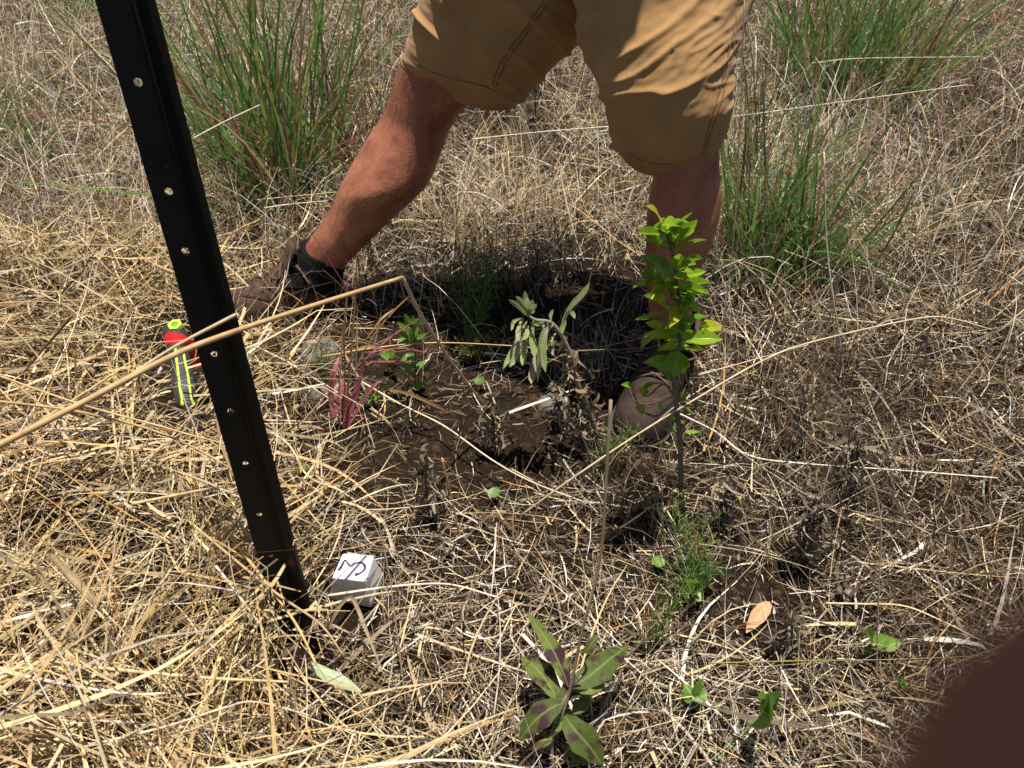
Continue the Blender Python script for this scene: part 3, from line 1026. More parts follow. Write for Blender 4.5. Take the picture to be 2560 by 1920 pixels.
for s in (-1, 1):
    v, f = tube([headc + [s * .031, -.078, .012], headc + [s * .031, -.088, .012]], [.012, .009], 10)
    part('eye', v, f, M['eye'], person)
v, f = tube([headc + [-.024, -.086, -.062], headc + [0, -.097, -.060], headc + [.024, -.086, -.062]], [.004, .007, .004], 8, 9)
part('mouth', v, f, M['lip'], person)
v, f = loft(np.array([circ(headc + [0, .03, -.03], .079, .075), circ(headc + [0, .02, .03], .082, .092), circ(headc + [0, .008, .07], .078, .1), circ(headc + [0, .005, .108], .052, .068), circ(headc + [0, .005, .124], .015, .02)]), 20, 24, lambda p, t, a: .004 * mnoise.noise(Vector(p) * 60))
part('hair', v, f, M['hair'], person)
tor2 = []
for r_ in tor[1:]:
    q = r_.copy(); q[3:] *= 1.13; tor2.append(q)
tor2[-1][3:] *= 1.0
sv = [loft(np.array(tor2), 40, 40, lambda p, t, a: .006 * mnoise.noise(Vector(p) * 14) + .003 * mnoise.noise(Vector(p) * 35))]
for sh, el in ((shL, elbows[-1]), (shR, elbows[1])):
    sv.append(tube([sh * 1.0 + (shC - sh) * .35, sh, sh * .6 + el * .4, sh * .35 + el * .65], [.075, .075, .07, .068], 20, 16))
v, f = merge(sv)
part('shirt', v, f, M['shirt'], person)


# shorts
def folds(seed, side):
    o1 = Vector((seed, seed * 2.1, 3.3))
    def fn(p, t, a):
        v_ = Vector(p)
        # long diagonal drapes plus short creases near the hem
        u = v_.x * 0.75 * side + v_.z * 1.0 + v_.y * .3
        w_ = v_.x * 1.0 - v_.z * 0.6 * side
        n1 = mnoise.noise(Vector((u * 17, w_ * 6, 1.0)) + o1)
        n2 = mnoise.noise(Vector((u * 42, w_ * 18, 4.0)) + o1)
        n4 = mnoise.noise(Vector((u * 90, w_ * 50, 6.0)) + o1)
        n3 = mnoise.noise(v_ * 8 + o1)
        r_ = 1 - min(1, abs(n1) * 3.2)
        r2_ = 1 - min(1, abs(n2) * 3.5)
        d = .009 * r_ * r_ * (0.35 + .65 * max(0, n3 + .5)) + .0042 * r2_ * r2_ * max(0, .3 - n3) + .0012 * n4 + .010 * n3
        hem = math.exp(-(t / .03) ** 2)
        return d * (1 - .55 * hem) + .0022 * (1 if t < .055 else 0)
    return fn


lsp = spec2([(315, 300, 858, 517, 1.548), (325, 250, 905, 472, 1.545), (345, 190, 985, 395, 1.54), (378, 100, 1095, 290, 1.535), (412, 0, 1215, 170, 1.53), (455, -120, 1290, 50, 1.52), (510, -260, 1350, -100, 1.51), (600, -420, 1400, -280, 1.505)])
rsp = spec2([(1452, 806, 1898, 800, 1.310), (1400, 752, 1908, 745, 1.303), (1366, 670, 1930, 670, 1.297), (1358, 590, 1948, 580, 1.292), (1335, 450, 1955, 480, 1.292), (1295, 340, 1975, 350, 1.302), (1252, 230, 2008, 230, 1.328), (1205, 60, 2050, 60, 1.368), (1160, -100, 2085, -100, 1.400), (1090, -300, 2120, -300, 1.450)])
lsr = px_rings(lsp, [.62, .72, .8, .8, .78, .75, .7, .65])
rsr = px_rings(rsp, [.56, .66, .76, .8, .8, .78, .76, .74, .7, .65])
sl = loft(lsr, 200, 220, folds(1.7, 1), caps=False)
srr = loft(rsr, 230, 220, folds(5.1, -1), caps=False)
pv = loft(np.array([circ(pel + [0, 0, -.17], .14, .10), circ(pel + [0, 0, -.1], .165, .12), circ(pel + [0, 0, .0], .175, .13), circ(pel + [0, 0, .09], .175, .12)]), 30, 60, folds(9.0, 1))
V, F = merge([sl, srr, pv])
shorts = part('shorts', V, F, M['cotton'], person)
sol = shorts.modifiers.new('Solidify', 'SOLIDIFY'); sol.thickness = 0.0014; sol.offset = 0


def surf_pt(rings_, t, a, lift):
    Q = spline(rings_, 101)[int(round(t * 100))]
    return Q[:3] + (math.cos(a) * Q[3:6] + math.sin(a) * Q[6:9]) * lift


def nearest_on(Vm, px, py):
    """surface vertex nearest to a pixel on the viewer's side"""
    ux, uy = project(Vm)
    d = (ux - px) ** 2 + (uy - py) ** 2
    cand = np.argsort(d)[:14]
    dep = (Vm[cand] - CAM) @ FWD
    return Vm[cand[np.argmin(dep)]]


def seam_line(Vm, pts, rad, nsm):
    P = []
    for q in spline(np.array(pts, float), nsm):
        v_ = nearest_on(Vm, *r2(*q))
        P.append(v_ + nrm(CAM - v_) * (rad * .6 + .0006))
    P = np.array(P)
    for _ in range(2): P[1:-1] = (P[:-2] + 2 * P[1:-1] + P[2:]) / 4
    return tube(P, rad, 5)


for pts in ([(1060, 0), (1000, 90), (900, 230), (840, 310), (805, 380), (785, 450)], [(1040, -10), (980, 80), (880, 220), (820, 300), (785, 370), (765, 440)]):
    v, f = seam_line(sl[0], pts, .0011, 34); part('seam', v, f, M['stitch'], shorts)
for pts in ([(2015, 60), (1985, 230), (1935, 450), (1890, 600), (1850, 730), (1835, 815)], [(2003, 60), (1968, 230), (1915, 450), (1870, 600), (1836, 730), (1820, 815)]):
    v, f = seam_line(srr[0], pts, .0011, 34); part('seam', v, f, M['stitch'], shorts)
v, f = seam_line(srr[0], [(1440, 762), (1500, 806), (1600, 832), (1700, 825), (1800, 800), (1885, 770)], .0010, 30); part('hem_stitching', v, f, M['stitch'], shorts)
v, f = seam_line(sl[0], [(325, 275), (400, 340), (500, 385), (600, 412), (700, 435), (790, 470)], .0010, 30); part('hem_stitching', v, f, M['stitch'], shorts)

# socks: ribbed knit
def rib(n_r, am): return lambda p, t, a: am * math.sin(a * n_r) + .0022 * mnoise.noise(Vector(p) * 45)


so = [(r3(925, 585) + r3(1372, 700) + (1.502,)), (r3(905, 640) + r3(1358, 760) + (1.501,)), (r3(850, 720) + r3(1320, 850) + (1.50,)), (r3(770, 830) + r3(1300, 930) + (1.497,)), (r3(725, 950) + r3(1295, 1010) + (1.49,)), (r3(700, 1080) + r3(1280, 1090) + (1.47,))]
sr = px_rings([tuple(s) for s in so], [1.03, 1.08, 1.1, 1.05, 1.0, .9])
v, f = loft(sr, 34, 120, rib(40, .0011)); part('sock', v, f, M['sock'], person)
so = [(r2(1545, 1590) + r2(1780, 1600) + (1.27,)), (r2(1548, 1660) + r2(1778, 1665) + (1.268,)), (r2(1540, 1730) + r2(1775, 1735) + (1.265,)), (r2(1535, 1790) + r2(1770, 1795) + (1.262,))]
sr = px_rings([tuple(s) for s in so], 1.15)
v, f = loft(sr, 20, 96, rib(34, .0011)); part('sock', v, f, M['sock'], person)


# shoes
def shoe(toe, heel, w, mat, h_open):
    toe, heel = np.array(toe, float), np.array(heel, float)
    g0 = min(float(gh(toe[0], toe[1])), float(gh(heel[0], heel[1]))) + .004
    ax = toe - heel; ax[2] = 0; Ln = np.linalg.norm(ax); ax /= Ln
    sd_ = np.cross([0, 0, 1.0], ax)
    # stations: t, half width, height of the upper
    st = [(-.01, .25, .045), (.015, .62, .075), (.07, .80, .098), (.18, .84, .105), (.30, .82, .100), (.42, .84, .086), (.55, .92, .072), (.68, 1.0, .062), (.80, 1.0, .054), (.90, .86, .047), (.965, .58, .038), (.995, .22, .026)]
    V, F = [], []
    ns = 28
    Q = spline(np.array(st), 40)
    for t, hw, hh in Q:
        c_ = heel + ax * Ln * t
        for k in range(ns):
            a = math.pi * k / (ns - 1)
            x = math.copysign(abs(math.cos(a)) ** .72, math.cos(a)) * hw * w / 2
            z = (math.sin(a) ** .8) * hh
            p = c_ + sd_ * x; 
            crease = .0022 * math.sin(t * 70 + x * 30) * math.exp(-((t - .6) / .1) ** 2) * math.sin(a)
            cap = .0016 * (1 if t > .80 + 0.9 * (x / w) ** 2 * -1 + .05 else 0)
            p = np.array([p[0], p[1], g0 + .014 + z + crease + cap])
            V.append(p)
    for i in range(39):
        for k in range(ns - 1): F.append([i * ns + k, i * ns + k + 1, (i + 1) * ns + k + 1, (i + 1) * ns + k])
    F.append([k for k in range(ns)]); F.append([39 * ns + k for k in range(ns)][::-1])
    up_ = part('shoe', V, F, mat, person)
    # sole
    V, F = [], []
    for t, hw, hh in Q:
        c_ = heel + ax * Ln * (t * 1.02 - .01)
        for sx, z in ((-1.07, 0), (-1.09, .016), (1.09, .016), (1.07, 0)):
            p = c_ + sd_ * sx * hw * w / 2
            V.append([p[0], p[1], g0 + z])
    for i in range(39):
        for k in range(4): F.append([i * 4 + k, (i + 1) * 4 + k, (i + 1) * 4 + (k + 1) % 4, i * 4 + (k + 1) % 4])
    F.append([0, 1, 2, 3]); F.append([39 * 4 + k for k in (3, 2, 1, 0)])
    part('sole', V, F, M['sole'], up_, smooth=False)
    # stitched seam over the toe
    def top(t, x):
        hh = np.interp(t, Q[:, 0], Q[:, 2]); hw = np.interp(t, Q[:, 0], Q[:, 1]) * w / 2
        c = min(1, abs(x) / hw); z = (1 - c ** (2 / .72)) ** .4 * hh
        p = heel + ax * Ln * t + sd_ * x
        return np.array([p[0], p[1], g0 + .014 + z + .002])
    for dt in (0, .02):
        pts = [top(.62 + dt + .22 * (1 - (x / (.42 * w)) ** 2), x) for x in np.linspace(-.42 * w, .42 * w, 17)]
        v, f = tube(pts, .0011, 5); part('toe_seam', v, f, M['lace'], up_)
    # tongue and collar
    c_ = heel + ax * Ln * .40
    tg = []
    for i, (t, z, hw) in enumerate(((.55, .072, .018), (.46, .088, .022), (.40, .108, .026), (.36, .128, .028), (.345, .138, .020))):
        p = heel + ax * Ln * t
        tg.append(np.concatenate([[p[0], p[1], g0 + .014 + z], sd_ * hw, [ax[0] * .006, ax[1] * .006, .004]]))
    v, f = loft(np.array(tg), 18, 14); part('tongue', v, f, M['suede'], up_)
    cr = []
    for k in range(25):
        a = math.pi * 2 * k / 24
        t = .19 + .20 * math.cos(a); x = .40 * w * math.sin(a)
        p = heel + ax * Ln * t + sd_ * x
        cr.append([p[0], p[1], g0 + .014 + .098 + .012 * math.cos(2 * a) - .006 * math.cos(a)])
    v, f = tube(cr, .0065, 8); part('collar', v, f, M['suede'], up_)
    # laces: crossings and a bow
    for i, t in enumerate((.44, .50, .56, .62)):
        for s in (-1, 1):
            pts = [top(t - .03, s * .30 * w) + [0, 0, .001], top(t, 0) + [0, 0, .004], top(t + .03, -s * .30 * w) + [0, 0, .001]]
            v, f = tube(pts, .0022, 6, 8); part('lace', v, f, M['lace'], up_)
    kn = top(.43, 0) + np.array([0, 0, .010])
    for s, ln in ((-1, .07), (1, .06)):
        pts = [kn, kn + sd_ * s * ln * .5 + ax * .01 + [0, 0, .016], kn + sd_ * s * ln + ax * .02 + [0, 0, .004], kn + sd_ * s * ln * .6 + ax * .03 + [0, 0, -.002], kn]
        v, f = tube(pts, .0024, 6, 22); part('lace_bow', v, f, M['lace'], up_)
        pts = [kn, kn + sd_ * s * ln * .5 - ax * .02 + [0, 0, .004], kn + sd_ * s * ln * 1.1 - ax * .035 + [0, 0, -.018]]
        v, f = tube(pts, .0022, 6, 12); part('lace_end', v, f, M['lace'], up_)
    v, f = tube([kn - sd_ * .009, kn + [0, 0, .003], kn + sd_ * .009], [.004, .006, .004], 8, 7); part('lace_knot', v, f, M['lace'], up_)
    return up_


shoe(PZ(560, 812, 0), PZ(862, 752, 0), .098, M['suede'], .1)
shoe(PZ(1580, 1112, 0), PZ(1692, 870, 0), .104, M['leather'], .1)

# sparse body hair on the lit shin
npts = 6500
uv = rng.random((npts, 2))
Lr = spline(lr, 120)
hp = []
for u, a in uv:
    Q = Lr[int(8 + u * 92)]; an = a * 2 * math.pi
    n_ = math.cos(an) * Q[3:6] + math.sin(an) * Q[6:9]
    hp.append(np.concatenate([Q[:3] + n_ * .985, nrm(n_)]))
hp = np.array(hp)
dn = nrm(Lr[-1][:3] - Lr[0][:3])
dirv = hp[:, 3:] * .35 + dn[None] * .9 + rng.normal(0, .25, (npts, 3))
az = np.arctan2(dirv[:, 1], dirv[:, 0]); pt = np.arctan2(dirv[:, 2], np.hypot(dirv[:, 0], dirv[:, 1]))
hb = strands(hp[:, :3], az, pt, rng.uniform(.006, .015, npts), .00034, pick([(.16, .09, .05), (.07, .04, .025)], [1, 1], npts), 2, rng.normal(0, .3, npts), 0, floor=-1)
o = bulk('leg_hair', [hb], M['stem'], parent=person)
o['kind'] = 'stuff'
# ---------------------------------------------------------------- leaves and plants
def leaf_mesh(name, mat, fold=0.22, droop=0.18, shape=0.85, serr=0.0, wave=0.0):
    """unit leaf: length 1 along x, half width 1 in y, 50 triangles"""
    cols_ = [-1, -.1, -.035, .035, .1, 1]
    rows = 6
    V, F, C = [], [], []
    for i in range(rows):
        t = i / (rows - 1)
        hw = max(math.sin(math.pi * t ** shape) ** .85, 0.0) if 0 < t < 1 else 0.02
        for j, y in enumerate(cols_):
            s = 1.0 + (serr * (1 if i % 2 else -1) if abs(y) == 1 else 0)
            yy = y * hw * s if abs(y) == 1 else y * (.2 + .8 * hw)
            V.append([t, yy, fold * abs(yy) + droop * (t - t * t * 1.6) + wave * math.sin(t * 7 + y)])
            C.append([.8 if abs(y) == .035 else 0.0] * 3)
    for i in range(rows - 1):
        for j in range(5): F.append([i * 6 + j, (i + 1) * 6 + j, (i + 1) * 6 + j + 1, i * 6 + j + 1])
    return make_mesh(name, V, F, mat, np.array(C))


def leaf_matrix(b_, t_, n_, hw):
    x = np.asarray(t_) - np.asarray(b_); L_ = np.linalg.norm(x); xn = x / L_
    y = nrm(np.cross(n_, xn)); z = np.cross(xn, y)
    return Matrix(((x[0], y[0] * hw, z[0] * L_ * .30, b_[0]), (x[1], y[1] * hw, z[1] * L_ * .35, b_[1]), (x[2], y[2] * hw, z[2] * L_ * .35, b_[2]), (0, 0, 0, 1)))


def ribbon_leaf(pts, width, nh=(0, -.5, 1.0), rows=7, shape=(.18, .7), serr=0.0, fold=.25, tw=0.0, curl=0.0):
    """leaf along a curve; 5 columns"""
    P = spline(np.asarray(pts, float), rows)
    T = np.gradient(P, axis=0)
    V, F, C = [], [], []
    for i in range(rows):
        t = i / (rows - 1)
        tn = nrm(T[i]); n0 = np.asarray(nh, float)
        s_ = nrm(np.cross(n0, tn)); n_ = np.cross(tn, s_)
        a = tw * t; s2 = s_ * math.cos(a) + n_ * math.sin(a); n2 = np.cross(tn, s2)
        if t < shape[1]: hw = width / 2 * (shape[0] + (1 - shape[0]) * math.sin(t / shape[1] * math.pi / 2))
        else: hw = width / 2 * max(.04, math.cos((t - shape[1]) / (1 - shape[1]) * math.pi / 2)) ** .8
        hw *= 1 + serr * (1 if i % 2 else -1)
        for y in (-1, -.14, 0, .14, 1):
            V.append(P[i] + s2 * y * hw + n2 * (fold * abs(y) * hw + curl * y * y * hw))
            C.append([.75 if y == 0 else 0.0] * 3)
    for i in range(rows - 1):
        for j in range(4): F.append([i * 5 + j, i * 5 + j + 1, (i + 1) * 5 + j + 1, (i + 1) * 5 + j])
    return np.array(V), F, np.array(C)


def rl(name, parent, mat, pts, width, **k):
    v, f, c = ribbon_leaf(pts, width, **k)
    return part(name, v, f, mat, parent, origin=None if parent is not None else v[0], cols=c)


# --- young sapling with glossy leaves
YS = 0.926
def sz(x, y): return 1550 + x / 3.687, 480 + y / 3.687
def s5(x, y): return 1100 + x / 2.765, 650 + y / 2.765


stem_px = [(1708, 1275), (1702, 1180), (1700, 1100), (1690, 1000), (1686, 930), (1700, 850), (1702, 780), (1690, 700), (1682, 640), (1668, 590), (1658, 545)]
SP = [PY(x, y, YS) for x, y in stem_px]
SP[0] = gz(SP[0], -.01)
sap = empty('sapling', gz(SP[0]), 'young leafy sapling with glossy bright green leaves in front of the right leg', 'sapling')
v, f = tube(SP, np.linspace(.0045, .0016, len(SP)), 8, 60); part('stem', v, f, M['bark'], sap)
LM = [leaf_mesh('glossy_leaf', M['sapling_leaf'], fo, dr, sh) for fo, dr, sh in ((.3, .35, .82), (.2, .6, .9), (.45, .25, .78), (.3, -.2, .85))]
sl_ = [(375, 285, 300, 135, 60), (400, 360, 475, 268, 55), (430, 390, 630, 220, 60), (470, 385, 622, 308, 50), (560, 440, 685, 292, 50), (365, 385, 195, 372, 45), (470, 550, 250, 438, 45), (520, 550, 738, 435, 55), (490, 530, 500, 428, 22), (512, 540, 520, 440, 22),
       (485, 800, 283, 600, 75), (520, 720, 545, 610, 55), (590, 700, 712, 608, 55), (490, 790, 742, 748, 55), (400, 830, 230, 755, 60), (310, 815, 152, 882, 32), (410, 835, 308, 952, 45), (525, 905, 418, 832, 55), (470, 975, 430, 850, 45), (560, 880, 787, 832, 45), (555, 885, 705, 838, 45),
       (620, 920, 765, 935, 50), (425, 1085, 288, 962, 75), (560, 1010, 705, 1088, 50), (560, 940, 640, 1000, 45), (500, 1140, 455, 1060, 60), (520, 1120, 610, 1045, 60), (385, 1130, 265, 1132, 32), (280, 1170, 172, 1186, 28), (402, 1290, 263, 1196, 55), (590, 1240, 778, 1148, 55),
       (720, 1270, 912, 1243, 70), (622, 1352, 893, 1348, 75), (405, 1292, 352, 1402, 50), (315, 1330, 213, 1402, 45), (585, 1432, 733, 1462, 45), (545, 1468, 502, 1655, 95), (610, 1560, 588, 1645, 35), (480, 1600, 282, 1562, 70), (740, 1230, 825, 1310, 28), (560, 1320, 480, 1230, 60), (590, 1300, 640, 1200, 60), (480, 1330, 300, 1300, 50), (520, 1420, 390, 1440, 40), (500, 1250, 420, 1290, 50), (560, 1060, 480, 1200, 55), (600, 1180, 540, 1090, 45)]
sl5 = [(1345, 882, 1250, 858, 18, 1), (1400, 915, 1545, 822, 26, 0), (1405, 930, 1440, 860, 20, 0), (1420, 960, 1395, 900, 16, 0), (1372, 1000, 1400, 1070, 24, 0), (1500, 1010, 1560, 1060, 26, 0), (1660, 990, 1685, 882, 20, 1), (1650, 1200, 1552, 1165, 15, 1), (1670, 1180, 1700, 1085, 17, 1), (1680, 1222, 1797, 1180, 19, 1),
       (1700, 1300, 1770, 1335, 16, 1), (1690, 1040, 1755, 1060, 22, 0), (1640, 1100, 1580, 1080, 18, 0), (1630, 1130, 1590, 1110, 16, 0), (1660, 1270, 1640, 1300, 12, 0), (1510, 720, 1600, 830, 40, 0), (1640, 720, 1700, 790, 24, 0)]
STEMV = np.array(spline(SP, 120))
for _ in range(28):
    bx = 520 + random.uniform(-70, 90); by = random.choice((random.uniform(300, 560), random.uniform(640, 1500), random.uniform(640, 1500)))
    a = random.uniform(0, 6.28); L_ = random.uniform(130, 230)
    sl_.append((bx, by, bx + math.cos(a) * L_, by - abs(math.sin(a)) * L_ * .6 + 20, random.uniform(50, 72)))
for i, (bx, by, tx, ty, w_) in enumerate(sl_):
    sx_, sy_ = sz(bx, by); ux, uy = sz(tx, ty)
    b_ = PY(sx_, sy_, YS + (random.uniform(-.018, -.004) if i < 47 else random.uniform(-.004, .030)))
    scr = math.hypot(ux - sx_, uy - sy_) / 2128 * 1.1
    dy = random.choice((-1, 1, -1)) * math.sqrt(max(.040 ** 2 - scr ** 2, .010 ** 2)) * random.uniform(.5, 1.0)
    t_ = PY(ux, uy, b_[1] + dy)
    t_ = b_ + (t_ - b_) * 1.2
    n_ = nrm(np.array([random.uniform(-.45, .45), random.uniform(-.75, .1), 1.0]))
    o = place('leaf', random.choice(LM), leaf_matrix(b_, t_, n_, w_ / 3.687 / 2128 * 1.1 * random.uniform(1.0, 1.25)), sap)
    k = np.argmin(np.linalg.norm(STEMV - b_, axis=1))
    if np.linalg.norm(STEMV[k] - b_) > .006 and i % 2 == 0:
        v, f = tube([STEMV[max(k - 3, 0)], b_], [.0010, .0007], 5); part('leaf_stalk', v, f, M['sapling_leaf'], sap, cols=np.zeros((len(v), 3)))
for bx, by, tx, ty, w_, lit_ in sl5:
    b_ = PY(*s5(bx, by), YS + random.uniform(-.01, .02)); t_ = PY(*s5(tx, ty), YS + random.uniform(-.03, .02))
    n_ = nrm(np.array([random.uniform(-.4, .4), random.uniform(-.6, .1), 1.0]))
    place('leaf', random.choice(LM), leaf_matrix(b_, t_, n_, w_ / 2.765 / 2128 * 1.1 * 1.5), sap)
for pts in ([(1690, 1000), (1660, 960), (1620, 990), (1600, 975)], [(1690, 1000), (1640, 1040), (1600, 1020), (1580, 970)], [(1700, 1090), (1680, 1075), (1670, 1060)], [(1703, 900), (1740, 1020), (1735, 960), (1722, 925)]):
    v, f = tube([PY(x, y, YS - .002) for x, y in pts], np.linspace(.0018, .0010, len(pts)), 6, 18); part('branch', v, f, M['bark'], sap)

# --- wilted drooping weed
def wz(x, y): return 1100 + x / 2.759, 680 + y / 2.759
YW = 1.085
wil = empty('wilted_weed', gz(PZ(1492, 1095, 0)), 'wilted drooping weed with limp sage green leaves above the bare soil', 'weed')
WS = [PZ(1492, 1095, 0)] + [PY(*wz(x, y), YW) for x, y in ((1020, 930), (960, 800), (910, 600), (850, 460), (790, 370), (740, 340), (660, 330), (605, 300))]
v, f = tube(WS, np.linspace(.0042, .0022, len(WS)), 8, 50); part('stem', v, f, M['hairy_stem'], wil)
wl_specs = [([(560, 318), (505, 345), (490, 405)], 34), ([(575, 315), (545, 380), (540, 440), (548, 480)], 40), ([(600, 340), (545, 430), (512, 520), (470, 600), (436, 668)], 50), ([(612, 370), (560, 480), (520, 590), (478, 655)], 46),
            ([(645, 335), (632, 440), (648, 520), (655, 590)], 56), ([(600, 440), (580, 550), (568, 645)], 50), ([(655, 570), (640, 680), (628, 770)], 58), ([(745, 350), (702, 430), (680, 600), (672, 765)], 48), ([(780, 362), (722, 420), (705, 560), (728, 690)], 62),
            ([(800, 420), (765, 470), (735, 535)], 26), ([(835, 512), (790, 488), (745, 505)], 34), ([(770, 345), (762, 300), (782, 258)], 26), ([(832, 400), (868, 290), (935, 200), (985, 152), (1034, 70)], 44), ([(840, 380), (880, 285), (915, 283), (932, 322)], 34), ([(850, 440), (842, 390), (870, 330)], 40),
            ([(895, 715), (855, 780), (828, 840)], 32), ([(935, 900), (890, 925), (838, 952)], 34), ([(690, 340), (730, 390), (760, 380)], 40), ([(620, 350), (680, 360), (720, 345)], 36), ([(590, 360), (600, 420), (570, 470)], 40)]
for pts, w_ in wl_specs:
    yy = YW + random.uniform(-.02, .015)
    P = [PY(*wz(x, y), yy + .01 - .065 * (i / len(pts))) for i, (x, y) in enumerate(pts)]
    rl('leaf', wil, M['wilt_leaf'], P, w_ / 2.759 / 2128 * 1.25, nh=(random.uniform(-.4, .4), -1, .8), serr=.06, fold=random.uniform(-.2, .4), tw=random.uniform(-.6, .6))
for tx, ty in ((472, 190), (520, 165), (555, 190), (582, 130), (602, 172), (640, 190), (668, 222), (622, 262), (545, 250), (655, 270)):
    b_ = PY(*wz(605 + random.uniform(-12, 12), 300), YW); t_ = PY(*wz(tx, ty), YW + random.uniform(-.02, .02))
    rl('leaf', wil, M['wilt_leaf'], [b_, (b_ + t_) / 2 + [0, 0, .004], t_], .0085, nh=(random.uniform(-.5, .5), -1, .5))
# brown withered leaves along its stem
def withered(parent, pts, n, spread, cols_, Lr=(.02, .05), wr=(.004, .010), name='withered_leaves'):
    P = spline(np.array(pts), 40)
    rp = P[rng.integers(0, 40, n)] + rng.normal(0, spread, (n, 3)) * [1, 1, .6]
    b_ = strands(rp, rng.uniform(0, 6.28, n), rng.normal(-.6, .6, n), rng.uniform(*Lr, n), rng.uniform(*wr, n), pick(cols_, np.ones(len(cols_)), n), 6, rng.normal(0, 1.8, n), rng.normal(0, 2.0, n), taper=.9)
    return bulk(name, [b_], M['flake'], parent=parent)


withered(wil, WS[:5], 60, .010, [C_BROWN, C_GREYB, (.22, .15, .09)])

# --- spotted plant at the bottom edge
def b8(x, y): return 1200 + x / 2.765, 1400 + y / 2.765
spb = gz(PZ(*b8(505, 1400), 0.0))
spt = empty('spotted_weed', spb, 'broad leaved green weed with purple spots at the bottom edge of the picture', 'weed')
v, f = tube([spb - [0, 0, .01], PZ(*b8(498, 1230), .03), PZ(*b8(560, 1020), .075), PZ(*b8(640, 880), .10), PZ(*b8(700, 800), .12)], [.0028, .0026, .0022, .0018, .001], 7, 20); part('stem', v, f, M['hairy_stem'], spt)
for pts, w_, k in (([(612, 878, .09), (560, 740, .10), (470, 560, .105), (325, 365, .09)], 115, 0), ([(545, 985, .08), (470, 850, .075), (380, 740, .07), (300, 672, .06)], 170, 1), ([(640, 880, .10), (760, 800, .105), (890, 690, .10), (1022, 592, .085)], 185, 0),
                   ([(575, 985, .08), (480, 1030, .08), (370, 1120, .07), (272, 1250, .05)], 165, 0), ([(585, 1075, .07), (660, 1180, .075), (760, 1290, .06), (848, 1418, .04)], 190, 0), ([(500, 1235, .05), (420, 1250, .05), (318, 1300, .03)], 120, 0),
                   ([(650, 900, .09), (760, 890, .10), (820, 840, .085), (800, 740, .08)], 90, 1), ([(560, 970, .08), (640, 900, .085), (700, 850, .08)], 150, 1), ([(640, 1060, .06), (700, 1010, .06), (748, 950, .05)], 110, 1), ([(520, 1190, .05), (560, 1100, .055), (600, 1030, .05)], 110, 1),
                   ([(720, 645, .10), (770, 580, .11), (815, 512, .11)], 65, 0), ([(560, 1280, .03), (680, 1340, .025), (790, 1420, .02)], 120, 1), ([(690, 900, .07), (730, 930, .06), (770, 1000, .04)], 90, 1)):
    P = [PZ(*b8(x, y), z) for x, y, z in pts]
    rl('leaf', spt, M['spot_leaf'], P, w_ / 2.765 / 2128 * 1.07, nh=(random.uniform(-.25, .25), random.uniform(-.4, .1), 1), rows=7, shape=(.15, .5), serr=.07, fold=random.uniform(.05, .3), curl=random.uniform(-.2, .2))

# --- small lance leaved weeds
def s7(x, y): return 700 + x / 2.765, 750 + y / 2.765
WM = [leaf_mesh('weed_leaf', M['weed_leaf'], .25, .3, .8), leaf_mesh('weed_leaf', M['weed_leaf'], .15, -.2, .85)]


def small_weed(label, base_px, top_px, leaves, hw, cvt, cat='weed', lean=0.0, group=None):
    b_ = ground_px(*base_px)
    t_ = PY(*top_px, b_[1] + lean)
    w = empty('small_weed', b_, label, cat, group)
    v_, f_ = tube([b_ - [0, 0, .005], (b_ + t_) / 2 + [.003, 0, 0], t_], [.0018, .0015, .001], 6, 8); part('stem', v_, f_, M['weed_leaf'], w, cols=np.zeros((len(v_), 3)))
    for bx, by, tx, ty in leaves:
        p0 = PY(*cvt(bx, by), b_[1] + lean * .5 + random.uniform(-.006, .006)); p1 = PY(*cvt(tx, ty), b_[1] + random.uniform(-.025, .015))
        place('leaf', random.choice(WM), leaf_matrix(p0, p1, nrm(np.array([random.uniform(-.4, .4), -.4, 1])), hw * random.uniform(.8, 1.2)), w)
    return w


small_weed('small weed with bright lance leaves in the shadow right of the reddish grass', s7(930, 610), s7(918, 130), [(905, 190, 862, 98), (900, 200, 950, 120), (890, 215, 805, 150), (890, 260, 812, 228), (895, 285, 805, 275), (915, 280, 950, 190), (925, 285, 1018, 228), (930, 220, 990, 125), (915, 200, 915, 110), (905, 300, 880, 180), (925, 380, 830, 420), (930, 470, 830, 460), (935, 480, 1005, 420), (930, 420, 870, 370), (920, 310, 960, 250), (900, 250, 850, 190)], .0062, s7)
small_weed('small weed with grey green upright leaves left of the brighter lance leaved weed', s7(785, 520), s7(760, 400), [(760, 420, 690, 370), (765, 420, 735, 330), (770, 410, 785, 330), (775, 480, 760, 400), (780, 490, 800, 380), (755, 425, 710, 340)], .0058, s7)
small_weed('tiny bright green weed at the base of the reddish grass clump', s7(640, 720), s7(640, 660), [(640, 690, 560, 650), (640, 700, 690, 660), (640, 690, 625, 640), (640, 700, 540, 670)], .006, s7)
small_weed('small toothed green weed near the bottom right of the spotted weed', b8(1470, 1020), b8(1470, 930), [(1475, 960, 1410, 850), (1480, 950, 1520, 800), (1475, 970, 1575, 920), (1475, 980, 1480, 1040), (1470, 975, 1400, 930)], .007, b8)
def s6(x, y): return 1550 + x / 1.903, 1150 + y / 1.903
small_weed('small weed with jagged dark green leaves above the fallen orange leaf', s6(345, 690), s6(345, 620), [(345, 640, 395, 600), (345, 650, 390, 660), (345, 640, 330, 590), (345, 660, 300, 640), (340, 620, 370, 570), (345, 650, 385, 630)], .010, s6)
def t18(x, y): return 1760 + x / 2.676, 1300 + y / 2.676
small_weed('small weed with dull olive leaves near the lower right stalks', t18(1140, 920), t18(1150, 830), [(1150, 850, 1330, 815), (1145, 850, 1230, 770), (1140, 890, 1180, 850), (1130, 900, 1090, 860), (1120, 820, 1105, 740)], .010, t18)
